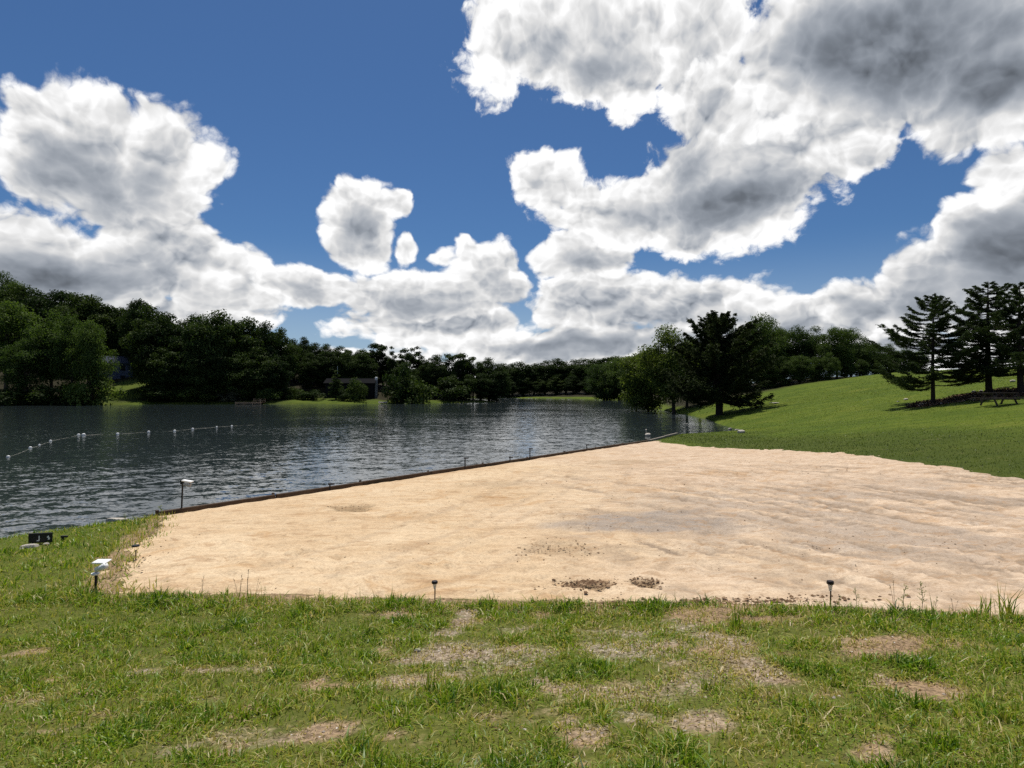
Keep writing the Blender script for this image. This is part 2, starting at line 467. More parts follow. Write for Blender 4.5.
def bare_at(x, y):
    b = np.zeros_like(x); g = np.zeros_like(x)
    n = (fbm(x / 0.5, y / 0.5, 21, 4) - 0.5)
    for x0, y0, rx, ry, s_, g_ in BW:
        q = np.hypot((x - x0) / rx, (y - y0) / ry)
        w = s_ * (1 - sstep(0.35, 1.3, q + n * 2.2))
        g = np.where(w > b, g_, g); b = np.maximum(b, w)
    return b, g
PINE_XY = [G(933, 403), G(989, 394), G(1021, 393)]
def litter_at(x, y):
    l = np.zeros_like(x)
    n = (fbm(x / 1.3, y / 1.3, 23, 4) - 0.5)
    for (x0, y0), r in zip(PINE_XY, (2.3, 2.9, 3.0)):
        l = np.maximum(l, 1 - sstep(0.6, 1.15, np.hypot((x - x0) / r, (y - y0) / (r * 0.95)) + n * .9))
    return l
def dark_at(x, y):       # a band of darker grass beyond the beach
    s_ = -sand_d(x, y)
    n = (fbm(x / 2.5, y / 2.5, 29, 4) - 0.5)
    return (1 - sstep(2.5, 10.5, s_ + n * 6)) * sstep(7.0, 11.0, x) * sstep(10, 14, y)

def axis(lo, hi, a, b, fine, grow, cap):
    v = list(np.arange(a, b + 1e-6, fine))
    s_ = fine
    while v[-1] < hi: s_ = min(cap, s_ * grow); v.append(v[-1] + s_)
    s_ = fine
    while v[0] > lo: s_ = min(cap, s_ * grow); v.insert(0, v[0] - s_)
    return np.array(v)

def build_ground():
    xs = axis(-900, 900, -11, 16, 0.16, 1.035, 1.9)
    # wider steps beyond what is seen in any detail
    xs = np.concatenate([np.arange(-900, -230, 30), xs[(xs > -230) & (xs < 160)], np.arange(165, 901, 30)])
    ys = axis(-40, 360, 1.0, 38, 0.16, 1.03, 2.0)
    ys = np.concatenate([[-400, -200, -100, -60], ys, np.arange(375, 1300, 40)])
    X, Y = np.meshgrid(xs, ys)
    Z = zland(X.ravel(), Y.ravel())
    sd = sand_d(X.ravel(), Y.ravel())
    Z = Z - 0.05 * sstep(0.05, 0.4, sd) - 0.10 * sstep(0.3, 0.9, sd)
    v = np.stack([X.ravel(), Y.ravel(), Z], 1)
    nx, ny = len(xs), len(ys)
    i = (np.arange(ny - 1)[:, None] * nx + np.arange(nx - 1)[None, :]).ravel()
    f = np.stack([i, i + 1, i + nx + 1, i + nx], 1)
    me = npmesh('ground', v, f, True)
    b, g = bare_at(v[:, 0], v[:, 1])
    # dry rim of the beach and the trodden left edge
    rim = (1 - sstep(0.05, 0.45, np.abs(sd) + (fbm(v[:, 0] / .4, v[:, 1] / .4, 31) - .5) * .5)) * (v[:, 1] < 14.5)
    b = np.maximum(b, rim * .9)
    D = lake_d(v[:, 0], v[:, 1])
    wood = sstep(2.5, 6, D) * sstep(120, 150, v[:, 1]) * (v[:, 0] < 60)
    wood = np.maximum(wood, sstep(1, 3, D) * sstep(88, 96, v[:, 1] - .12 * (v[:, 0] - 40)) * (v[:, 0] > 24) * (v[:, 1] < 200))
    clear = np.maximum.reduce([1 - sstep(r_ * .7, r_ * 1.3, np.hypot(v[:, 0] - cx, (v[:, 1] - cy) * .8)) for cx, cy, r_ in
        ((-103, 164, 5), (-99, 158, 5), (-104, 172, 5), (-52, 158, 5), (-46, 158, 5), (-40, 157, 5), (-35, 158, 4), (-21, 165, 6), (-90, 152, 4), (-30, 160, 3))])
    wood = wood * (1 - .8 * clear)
    wood = np.maximum(wood, .45 * (1 - .7 * clear) * sstep(140, 150, v[:, 1]) * (v[:, 0] < 0))  # also dims the left shore lawn: the trees' half-shade put into its colour
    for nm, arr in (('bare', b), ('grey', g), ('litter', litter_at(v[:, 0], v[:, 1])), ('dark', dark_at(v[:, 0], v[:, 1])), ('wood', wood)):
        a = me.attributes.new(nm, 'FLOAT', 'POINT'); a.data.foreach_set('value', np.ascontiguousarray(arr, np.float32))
    m, t, out = material('lawn')
    P = t.n('ShaderNodeTexCoord').outputs['Object']
    big = t.noise(P, 0.25, 4, 0.6); mid = t.noise(P, 2.2, 5, 0.65); fine = t.noise(P, 22, 5, 0.7)
    streak = t.noise(t.vm('MULTIPLY', P, (0.5, 1.5, 1)), 0.9, 6, 0.70, .8)
    gr = t.ramp(t.m('ADD', t.m('MULTIPLY', big, 0.45), t.m('MULTIPLY', streak, 0.55)), [(0.3, (.042, .068, .008)), (0.45, (.080, .120, .010)), (0.55, (.115, .152, .013)), (0.7, (.180, .185, .030))])
    worn = t.mr(t.noise(P, .33, 6, .72, .6), .60, .74, 0, .75)
    gr = t.mix(worn, gr, (.21, .185, .06))
    mow = t.noise(t.vm('MULTIPLY', P, (.10, 1.1, 1)), .8, 4, .6, .3)
    gr = t.mix(t.mr(mow, .46, .60, 0, .35), gr, (.060, .095, .009))
    gr = t.mix(t.mr(fine, .35, .75), t.mix(0.5, gr, (.03, .045, .01)), gr)
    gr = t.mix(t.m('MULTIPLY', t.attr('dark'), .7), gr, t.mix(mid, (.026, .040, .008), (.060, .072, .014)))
    soil = t.mix(mid, (.22, .135, .075), (.50, .365, .225))
    st = t.voro(P, 38, 'F1', 0, 1.0, out='Color')
    stv = t.sep(st)[0]
    gravel = t.mix(stv, (.19, .155, .115), (.58, .51, .41))
    bare = t.mix(t.m('MULTIPLY', t.attr('grey'), .9), soil, gravel)
    bare = t.mix(t.mr(fine, .38, .62), t.mix(.65, bare, (.05, .035, .02)), bare)
    bf = t.mr(t.m('ADD', t.m('MULTIPLY', t.attr('bare'), .9), t.m('ADD', t.m('MULTIPLY', t.m('SUBTRACT', mid, .5), 1.1), t.m('MULTIPLY', t.m('SUBTRACT', fine, .5), .6))), .10, .62)
    # near the eye the turf's floor is thatch and shade-brown soil, with the blades standing in it
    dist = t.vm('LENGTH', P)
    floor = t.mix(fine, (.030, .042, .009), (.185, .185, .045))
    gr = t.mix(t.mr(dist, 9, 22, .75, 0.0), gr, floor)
    c = t.mix(bf, gr, bare)
    lit = t.mix(t.mr(fine, .3, .7), (.022, .015, .01), (.16, .095, .055))
    c = t.mix(t.mr(t.m('ADD', t.attr('litter'), t.m('MULTIPLY', t.m('SUBTRACT', mid, .5), 1.2)), .35, 1.0), c, lit)
    c = t.mix(t.attr('wood'), c, t.mix(mid, (.012, .012, .006), (.035, .03, .015)))  # woodland floor, and the tree shade painted over the left shore lawn
    h = t.m('ADD', t.m('MULTIPLY', mid, 1.0), t.m('MULTIPLY', fine, .5))
    principled(t, out, c, 0.95, t.bump(h, .6, .12), .08)
    tag(link('ground', me, m), kind='structure')
build_ground()

# ------------------------------------------------------------------ the beach
def sand_z(x, y):
    """height of the sand: raked and trodden, with wheel ruts to the right"""
    z = zland(x, y)
    n1 = fbm(x / 1.1, y / 1.1, 41, 4) - .5
    ph = (x * .74 + y * .67) * 1.35 + (fbm(x / 4.5, y / 4.5, 43, 3) - .5) * 5.5
    rut = np.abs(np.sin(ph * 4.2)) ** 3 * sstep(0.5, 3.5, x) * sstep(7.4, 9, y) * (1 - sstep(19, 24, y)) * (.35 + .65 * fbm(x / 1.7, y / .6, 44, 3))
    foot = fbm(x / .26, y / .26, 45, 2) - .5
    ft = sstep(.42, .6, fbm(x / 1.9, y / 1.9, 46, 3))
    return z + .04 * n1 - .025 * rut + .05 * foot * (.3 + ft)

SPOTS = []    # dark damp hollows: px, py, rx, ry
for px, py, rx, ry in ((350, 508, 24, 4), (583, 584, 34, 5.5), (645, 583, 18, 4.5), (560, 548, 40, 8), (500, 484, 40, 4), (625, 462, 50, 3), (545, 545, 22, 5)):
    x0, y0 = G(px, py); _, ya = G(px, py - ry); _, yb = G(px, py + ry)
    SPOTS.append((x0, y0, rx * y0 / F, (ya - yb) / 2))

def build_beach():
    st = 0.075
    xs = np.arange(-8.6, 14.4, st); ys = np.arange(5.0, 36.2, st)
    X, Y = np.meshgrid(xs, ys); x = X.ravel(); y = Y.ravel()
    sd = sand_d(x, y)
    board = ((x + 8.0) * (35.6 - 14.35) - (y - 14.35) * (7.75 + 8.15)) / 26.6     # >0 on the beach side of the timbers
    edge = sd + np.where(board > .5, (fbm(x / .55, y / .55, 47, 4) - .5) * .75 + (fbm(x / 2.2, y / 2.2, 48, 3) - .5) * .7, 0)
    edge = np.where((board < .9) & (sd > -.32) & (y > 14.2 - .3) & (x > -8.3), np.maximum(edge, (board - .02) * 1.2 + .25 * (sd > -.3)), edge)
    hol = np.zeros_like(x); dk = np.zeros_like(x)
    for k, (x0, y0, rx, ry) in enumerate(SPOTS):
        q = np.hypot((x - x0) / rx, (y - y0) / ry) + (fbm(x / .3, y / .3, 49) - .5) * 1.3
        w = 1 - sstep(.55, 1.05, q)
        dk = np.maximum(dk, w * (1.0 if k in (1, 2) else .8 if k == 0 else .35))
        hol = np.maximum(hol, w * (.05 if k < 3 else .02))
    z = sand_z(x, y) + .035 * sstep(0, .5, edge) - .02 - .03 * (1 - sstep(-.25, .05, edge)) - hol
    # wheel tracks swept across the sand, and lines of footprints
    H2 = np.zeros((len(ys), len(xs))); T2 = np.zeros_like(H2)
    def stamp(cx, cy, rad, fn):
        i0, i1 = np.searchsorted(xs, (cx - rad, cx + rad)); j0, j1 = np.searchsorted(ys, (cy - rad, cy + rad))
        if i1 > i0 and j1 > j0:
            fn(X[j0:j1, i0:i1] - cx, Y[j0:j1, i0:i1] - cy, slice(j0, j1), slice(i0, i1))
    rnd = random.Random(21)
    for (p0, p1, p2, wd, st_) in (((600, 505), (760, 522), (1010, 598), .075, 1.0), ((640, 500), (800, 514), (1020, 570), .075, .9), ((560, 528), (720, 545), (960, 610), .07, .6), ((700, 560), (840, 562), (1010, 606), .06, .7),
                              ((690, 470), (860, 488), (1020, 540), .08, .7), ((720, 462), (900, 476), (1015, 510), .09, .6), ((700, 480), (790, 520), (700, 575), .07, .5), ((520, 470), (640, 480), (700, 540), .07, .5),
                              ((300, 570), (470, 520), (560, 470), .06, .4), ((380, 585), (560, 540), (610, 470), .06, .4), ((860, 470), (800, 520), (860, 590), .07, .5)):
        A_, B_, C_ = (np.array(G(*p)) for p in (p0, p1, p2))
        for off in (-.62, .62):
            for q in np.linspace(0, 1, 260):
                p = A_ * (1 - q) ** 2 + B_ * 2 * q * (1 - q) + C_ * q * q
                tg = (B_ - A_) * (1 - q) + (C_ - B_) * q; tg = tg / np.linalg.norm(tg)
                p = p + np.array([-tg[1], tg[0]]) * off
                fade = st_ * (.35 + .65 * float(vnoise(np.array([q * 9 + off]), np.array([wd * 90]), 97)[0]))
                def fn(dx, dy, a_, b_):
                    r_ = np.hypot(dx, dy)
                    T2[a_, b_] = np.maximum(T2[a_, b_], fade * (1 - sstep(wd, wd * 2.2, r_)))
                stamp(p[0], p[1], wd * 2.3, fn)
    for _ in range(55):
        px_, py_ = rnd.uniform(200, 1000), rnd.uniform(450, 592)
        x0, y0 = G(px_, py_); a_ = rnd.uniform(0, 6.28)
        for k in range(rnd.randint(3, 12)):
            a_ += rnd.uniform(-.2, .2); x0 += .62 * math.cos(a_); y0 += .62 * math.sin(a_)
            sx = .09 * (1 if k % 2 else -1); fx, fy = x0 - math.sin(a_) * sx, y0 + math.cos(a_) * sx
            def fn(dx, dy, s1, s2):
                u = (dx * math.cos(a_) + dy * math.sin(a_)) / .17; v_ = (-dx * math.sin(a_) + dy * math.cos(a_)) / .085
                r_ = np.hypot(u, v_)
                H2[s1, s2] += -.034 * np.exp(-(r_ / .9) ** 2) + .014 * np.exp(-((r_ - 1.7) / .5) ** 2)
            stamp(fx, fy, .42, fn)
    across = .86 * x + .51 * y + 1.3 * np.sin((x * .5 - y * .86) * .16 + .6) + (fbm(x / 3.5, y / 3.5, 98, 2) - .5) * 1.0
    along = .51 * x - .86 * y
    S2 = sstep(.50, .66, fbm(along / 2.6, across / .17, 99, 4)) * sstep(.38, .58, fbm(x / 2.6, y / 2.2, 100, 3)) * sstep(.2, 2.6, x) * sstep(6.9, 8.2, y) * (1 - sstep(17, 24, y))
    T2 = np.maximum(T2.ravel() * .8, S2); z = z + H2.ravel() - .035 * T2
    keep = edge > -.25
    nx = len(xs)
    i = (np.arange(len(ys) - 1)[:, None] * nx + np.arange(nx - 1)[None, :]).ravel()
    f = np.stack([i, i + 1, i + nx + 1, i + nx], 1)
    f = f[keep[f].all(1)]
    used = np.unique(f); mp = np.full(len(x), -1); mp[used] = np.arange(len(used))
    me = npmesh('beach_sand', np.stack([x, y, z], 1)[used], mp[f], True)
    gx, gy = G(655, 522)
    gv = 1 - sstep(.45, 1.15, np.hypot((x - gx) / 2.6, (y - gy) / 1.5) + (fbm(x / 1.2, y / .5, 51) - .5) * 1.2)
    tr = sstep(1.5, 4.5, x) * sstep(7.6, 9.5, y) * (1 - sstep(14, 19, y)) * sstep(.44, .6, fbm((x * .67 - y * .74) / 3.0, (x * .74 + y * .67) / .34 + (fbm(x / 5, y / 5, 55, 2) - .5) * 9, 53, 4))
    gv = np.maximum(gv, tr * .6)
    pale = .10 + .90 * sstep(-2, 7, x + (fbm(x / 2, y / 2, 54) - .5) * 5)
    for nm, arr in (('damp', dk), ('gravel', gv), ('pale', pale), ('track', T2)):
        a = me.attributes.new(nm, 'FLOAT', 'POINT'); a.data.foreach_set('value', np.ascontiguousarray(arr[used], np.float32))
    m, t, out = material('sand')
    P = t.n('ShaderNodeTexCoord').outputs['Object']
    big = t.noise(P, .35, 5, .6, .6); mid = t.noise(P, 2.4, 6, .65, .4); fine = t.noise(P, 30, 5, .7)
    rt = t.n('ShaderNodeMapping'); t.put(rt.inputs['Vector'], P); rt.inputs['Rotation'].default_value = (0, 0, math.radians(42)); rt.inputs['Scale'].default_value = (.7, 2.4, 1)
    str_ = t.noise(rt.outputs[0], 1.0, 7, .70, 1.2)
    c = t.ramp(t.m('ADD', t.m('MULTIPLY', big, .5), t.m('MULTIPLY', str_, .5)), [(.32, (.36, .225, .115)), (.45, (.52, .38, .23)), (.60, (.61, .475, .31))])
    pk = t.ramp(t.m('ADD', t.m('MULTIPLY', mid, .4), t.m('MULTIPLY', str_, .6)), [(.3, (.33, .235, .155)), (.48, (.51, .39, .285)), (.66, (.62, .50, .38))])
    c = t.mix(t.m('MULTIPLY', t.attr('pale'), .85), c, pk)
    och = t.mr(t.noise(P, .8, 4, .6, 1.2), .56, .70)
    c = t.mix(t.m('MULTIPLY', och, .45), c, (.40, .225, .09))
    c = t.mix(t.m('MULTIPLY', t.attr('gravel'), t.mr(str_, .3, .6, .7, 1.0)), c, t.mix(fine, (.17, .145, .12), (.40, .345, .295)))
    c = t.mix(t.m('MULTIPLY', t.attr('damp'), .85), c, t.mix(fine, (.12, .085, .045), (.24, .165, .09)))
    c = t.mix(t.m('MULTIPLY', t.attr('track'), t.mr(t.noise(P, 3.5, 5, .7), .30, .55, .45, .95)), c, t.mix(fine, (.14, .105, .075), (.34, .265, .195)))
    peb = t.mr(t.noise(P, 9, 3, .6), .68, .73)
    c = t.mix(t.m('MULTIPLY', peb, .55), c, (.17, .105, .06))
    c = t.mix(t.mr(fine, .3, .60, .42, 0), c, (.24, .155, .09))
    c = t.mix(t.mr(t.noise(P, 5.5, 5, .7), .55, .70, 0, .45), c, (.28, .18, .10))
    c = t.mix(t.mr(t.noise(t.vm('MULTIPLY', P, (1, 2, 1)), 1.7, 6, .72, 1.0), .53, .63, 0, .55), c, (.34, .215, .12))
    tre = t.noise(t.vm('MULTIPLY', P, (1.2, 2.2, 1)), 4.5, 6, .7, .5)
    tr2 = t.noise(t.vm('MULTIPLY', P, (1, 1.8, 1)), 13, 4, .65, .4)
    h = t.m('ADD', t.m('ADD', t.m('MULTIPLY', tre, 1.0), t.m('MULTIPLY', tr2, .5)), t.m('MULTIPLY', fine, .22))
    sl = t.vm('ADD', t.vm('MULTIPLY', t.vm('SUBTRACT', t.noise(P, 7.0, 4, .65, .5, color=True), (.5, .5, .5)), (1.0, 1.5, 0)),
              t.vm('MULTIPLY', t.vm('SUBTRACT', t.noise(P, 24, 3, .6, .3, color=True), (.5, .5, .5)), (.5, .8, 0)))
    nrm = t.vm('NORMALIZE', t.vm('ADD', t.n('ShaderNodeNewGeometry').outputs['Normal'], sl))
    principled(t, out, c, .95, nrm, .05)
    tag(link('beach', me, m), kind='structure')
build_beach()

# ------------------------------------------------------------------ the lake
def build_lake():
    xs = axis(-330, 130, -16, 10, .13, 1.02, 1.6)
    ys = [7.5]; st = .08
    while ys[-1] < 430: ys.append(ys[-1] + st); st = min(2.2, st * 1.011)
    ys = np.array(ys)
    X, Y = np.meshgrid(xs, ys); x = X.ravel(); y = Y.ravel()
    c, s_ = math.cos(math.radians(16)), math.sin(math.radians(16))
    u, v = x * c + y * s_, -x * s_ + y * c                       # v: the way the breeze runs
    u = u + (fbm(x / 3, y / 3, 90, 2) - .5) * 1.5
    gust = .55 + .9 * sstep(.36, .66, fbm(x / 26, y / 26, 91, 3))
    z = .020 * (fbm(u / 1.9, v / .9, 92, 2) - .5) + .016 * (fbm(u / .62, v / .34, 93, 2) - .5)
    z = z * gust
    nx, ny = len(xs), len(ys)
    i = (np.arange(ny - 1)[:, None] * nx + np.arange(nx - 1)[None, :]).ravel()
    me = npmesh('lake', np.stack([x, y, z], 1), np.stack([i, i + 1, i + nx + 1, i + nx], 1), True)
    m, t, out = material('lake_water')
    P = t.n('ShaderNodeTexCoord').outputs['Object']
    rot = t.n('ShaderNodeMapping'); t.put(rot.inputs['Vector'], P); rot.inputs['Rotation'].default_value = (0, 0, math.radians(-16)); rot.inputs['Scale'].default_value = (.72, 1.25, 1)
    Q = rot.outputs[0]
    sl = t.vm('ADD', t.vm('MULTIPLY', t.vm('SUBTRACT', t.noise(Q, 3.8, 2, .6, .4, color=True), (.5, .5, .5)), (.16, .25, 0)),
              t.vm('MULTIPLY', t.vm('SUBTRACT', t.noise(Q, 12.0, 2, .6, .2, color=True), (.5, .5, .5)), (.14, .22, 0)))
    gu = t.mr(t.noise(t.vm('MULTIPLY', P, (.6, 1.0, 1)), .055, 3, .5), .36, .64, .58, 1.12)
    sc = t.vm('SCALE', sl); t.put(sc.node.inputs['Scale'], gu)
    nrm = t.vm('NORMALIZE', t.vm('ADD', t.n('ShaderNodeNewGeometry').outputs['Normal'], sc))
    principled(t, out, (.026, .036, .039), .05, nrm, .95, IOR=1.33)
    tag(link('lake', me, m), kind='structure')
build_lake()

# ------------------------------------------------------------------ materials of things
M_TIMBER = simple('weathered_timber', (.075, .050, .032), .9, .35, 6, .01)
M_PALE = simple('pale_weathered_timber', (.20, .175, .145), .9, .25, 6, .01)
M_BLACK = simple('black_plastic', (.012, .012, .013), .45, .1, 10)
M_BROWNBLK = simple('bronze_plastic', (.020, .012, .010), .4, .2, 10)
M_WHITE = simple('white_plastic', (.78, .78, .76), .4, .04, 6)
M_PANEL = simple('solar_cell', (.02, .025, .05), .15, .1, 20, 0, .6)
M_SILVER = simple('grey_metal', (.42, .42, .42), .4, .1, 10, 0, .5, Metallic=.5)
M_ROCK = simple('pale_stone', (.46, .42, .36), .9, .3, 5, .04)
M_ROCKG = simple('grey_stone', (.24, .22, .20), .9, .3, 5, .04)
M_FLOAT = simple('white_float', (.66, .66, .64), .35, .05, 4)
M_ROPE = simple('pale_rope', (.30, .29, .25), .8, .2, 20)
M_TABLE = simple('dark_picnic_wood', (.060, .045, .036), .75, .3, 5, .01)
M_DOCK = simple('dock_wood', (.40, .26, .155), .8, .25, 4, .01)
M_BLUE = simple('blue_grey_siding', (.07, .09, .15), .7, .08, 3)
M_ROOFD = simple('dark_shingles', (.014, .014, .015), 1.0, .25, 4, .02, spec=0.0)
M_ROOFB = simple('blue_grey_roof', (.055, .062, .085), 1.0, .15, 3, .01, spec=0.05)
M_CABIN = simple('dark_cabin_boards', (.016, .016, .018), 1.0, .25, 3, .01, spec=0.0)
M_CHIM = simple('pale_chimney_stone', (.24, .235, .225), .9, .25, 3, .03)
M_TRIM = simple('white_trim', (.72, .72, .70), .6, .05, 3)
M_GLASS = simple('dark_window_glass', (.015, .018, .022), .06, .05, 2, 0, .6)
M_BOAT = simple('pale_boat_paint', (.55, .53, .50), .5, .1, 4)
mm, t, out = material('frosted_lens')
principled(t, out, (.80, .78, .74), .35, None, .5, **{'Transmission Weight': .55})
M_LENS = mm
M_BARK = bark('grey_brown_bark', (.085, .065, .05))
M_BARKD = bark('dark_bark', (.045, .034, .028))
L_DARK = leafmat('dark_leaves', (.016, .029, .010), (.044, .067, .018), .28, .45)
L_LIGHT = leafmat('fresh_leaves', (.040, .070, .018), (.090, .130, .030), .38)
L_MID = leafmat('mid_leaves', (.034, .058, .017), (.072, .105, .028), .33)
L_COVE = leafmat('waterside_leaves', (.055, .080, .018), (.120, .150, .036), .42)
L_CEDAR = leafmat('cedar_sprays', (.020, .030, .012), (.045, .058, .020), .15)
L_PINE = leafmat('pine_needles', (.028, .042, .022), (.058, .082, .036), .18, .08)
L_BUSH = leafmat('bush_leaves', (.045, .075, .016), (.090, .125, .030), .35)
L_PALEF = leafmat('pale_flower_leaves', (.060, .075, .035), (.22, .20, .15), .3)

# ------------------------------------------------------------------ the beach's timber edging
def build_edging():
    a = Vector((-8.12, 14.32, 0)); b = Vector((7.82, 35.68, 0))
    root = tag(empty('timber_edging', a), 'long low dark timber wall edging the sand along the water', 'timber edging')
    d = (b - a); n = 9; L = d.length / n; u = d.normalized(); ang = math.atan2(u.y, u.x)
    rnd = random.Random(3)
    for k in range(n):
        c = a + u * (L * (k + .5)) - a
        mb = MB()
        mb.box((c.x + rnd.uniform(-.02, .02), c.y, .05 + rnd.uniform(-.012, .014)), (L - .03, .085, .40), Quaternion((0, 0, 1), ang + rnd.uniform(-.004, .004)), .012)
        mb.build('timber', M_TIMBER, root)
    for k in range(0, 2 * n + 1, 2):
        c = u * (L * k / 2) + Vector((-u.y, u.x, 0)) * .12
        MB().tube([(c.x, c.y, -.5), (c.x, c.y, .24 + rnd.uniform(0, .05))], .04, 7).build('post', M_TIMBER, root)
    a2 = Vector((7.95, 35.85, 0)); b2 = Vector((11.1, 41.7, 0)); d2 = b2 - a2
    r2 = tag(empty('timber_edging', a2), 'short pale timber plank edging the grass at the beach end', 'timber edging')
    u2 = d2.normalized(); an2 = math.atan2(u2.y, u2.x)
    for k in range(2):
        c = u2 * (d2.length * (k + .5) / 2)
        MB().box((c.x, c.y, .04 + .02 * k), (d2.length / 2 - .03, .12, .42), Quaternion((0, 0, 1), an2), .012).build('timber', M_PALE, r2)
build_edging()

# ------------------------------------------------------------------ lights on stakes
def path_light(px, py, label, h=.30, mat=M_BROWNBLK, lens=True, s=1.0, xy=None):
    x, y = xy or G(px, py)
    z = zg(x, y)
    r = tag(empty('solar_path_light', (x, y, z)), label, 'path light', 'stake lights round the beach')
    MB().tube([(0, 0, -.12), (0.004, 0, h * .62)], [.006 * s, .011 * s], 8).build('stake', mat, r)
    if lens:
        MB().lathe([(.012 * s, h * .60), (.016 * s, h * .61), (.036 * s, h * .87), (.033 * s, h * .875)], 14).build('lens', M_LENS, r, True)
    MB().lathe([(.036 * s, h * .862), (.050 * s, h * .868), (.052 * s, h * .93), (.046 * s, h * .985), (.02 * s, h)], 16).build('cap', mat, r)
    return r
path_light(435, 600, 'dark capped solar stake light on the grass edge before the middle of the sand', .245, s=.74)
path_light(829, 606, 'dark capped solar stake light beside the tall weeds on the right grass edge', .29, s=.74)
pl = path_light(137, 558, 'small black stake light with flat head in the weedy left edge of the sand', .22, M_BLACK, False, 1.1)
def edge_stake(px, py, h, label):
    dx, dy = 15.94, 21.36
    a = (px - 512) / F       # on the line of the timbers, just behind them
    tt = (a * 14.32 + 8.12) / (dx - a * dy)
    x, y = -8.12 + dx * tt + .16, 14.32 + dy * tt - .12
    r = tag(empty('stake_light', (x, y, .2)), label, 'path light', 'stake lights round the beach')
    MB().tube([(0, 0, -.1), (0, 0, h)], .022, 7).build('stake', M_BLACK, r)
    MB().box((.04, 0, h - .02), (.17, .10, .045), None, .01).build('cap', M_BLACK, r)
edge_stake(326, 490, .18, 'lowest black stake by the timber edging, nearest the tall white lamp')
edge_stake(461, 469, .42, 'black stake light standing tallest along the middle of the timber edging')
edge_stake(506, 464, .22, 'short black stake by the timber edging, third along from the white lamp')
edge_stake(526, 460, .46, 'black stake light with flat head, fourth along the timber edging')
edge_stake(583, 452, .30, 'farthest small black stake light along the timber edging')

def spot_light():
    # tall lamp in the near corner of the timbers
    x, y = -7.85, 14.75
    r = tag(empty('solar_spotlight', (x, y, .2)), 'tall thin black post with white lamp head at the near corner of the timber edging', 'solar lamp')
    MB().tube([(0, 0, -.25), (.03, 0, .62)], .020, 8).build('post', M_BLACK, r)
    MB().box((.02, 0, .66), (.075, .06, .11), Quaternion((0, 1, 0), .1), .008).build('bracket', M_BLACK, r)
    MB().box((.145, 0, .685), (.23, .15, .035), Quaternion((0, 1, 0), .16), .01).build('solar_panel', M_WHITE, r)
    MB().tube([(.05, 0, .61), (.22, .0, .585)], [.03, .045], 12).build('lamp_head', M_SILVER, r)
    # spotlight in the lawn at the left
    x, y = G(97, 590)
    z = zg(x, y)
    r = tag(empty('solar_spotlight', (x, y, z)), 'white bent solar spotlight on a black stake in the lawn left of the sand', 'solar lamp')
    r.scale = (.86, .86, .88)
    MB().tube([(0, 0, -.1), (.012, 0, .235)], [.013, .022], 10).build('stake', M_BLACK, r)
    MB().lathe([(.05, .235), (.058, .245), (.058, .262), (.03, .27)], 14).build('collar', M_WHITE, r)
    MB().tube([(.012, 0, .26), (.02, 0, .31), (.045, 0, .335)], .017, 8).build('bracket', M_SILVER, r)
    MB().tube([(.03, -.02, .315), (.19, -.05, .385)], [.038, .047], 14).build('lamp_head', M_WHITE, r, True)
    p = MB().box((.075, .03, .425), (.215, .15, .02), Quaternion((1, 0, 0), .12), .006).build('solar_panel', M_WHITE, r)
spot_light()

# ------------------------------------------------------------------ black board with two white marks at the waterline
def build_board():
    x, y = G(42, 543)
    r = tag(empty('sign_board', (x, y, zg(x, y)), math.radians(14)), "low black board with two white marks at the lake's near left edge", 'board')
    r.scale = (.88, .88, .88)
    MB().box((0, 0, .115), (.42, .04, .20), None, .006).build('panel', M_BLACK, r)
    for sx in (-.16, .16): MB().box((sx, .035, .03), (.035, .03, .30), None, .004).build('stake', M_BLACK, r)
    # a hooked stroke and an angular blot
    MB().poly([(-.055, -.022, .055), (-.020, -.022, .055), (-.006, -.022, .070), (-.006, -.022, .165), (-.022, -.022, .165), (-.022, -.022, .078), (-.055, -.022, .075)], (0, -.004, 0)).build('mark', M_WHITE, r)
    MB().poly([(.130, -.022, .150), (.160, -.022, .160), (.160, -.022, .120), (.178, -.022, .115), (.172, -.022, .080), (.140, -.022, .075), (.146, -.022, .112), (.122, -.022, .120)], (0, -.004, 0)).build('mark', M_WHITE, r)
    x, y = G(64, 541)
    MBo = MB().tube([(0, 0, -.1), (.005, 0, .10)], .022, 7)
    MBo.box((.03, 0, .09), (.12, .04, .035), None, .006)
    o = MBo.build('stake', M_BLACK); o.name = 'marker_stake'; o.location = (x, y, zg(x, y))
    tag(o, 'stubby black stake just right of the black board at the waterline', 'stake')
build_board()

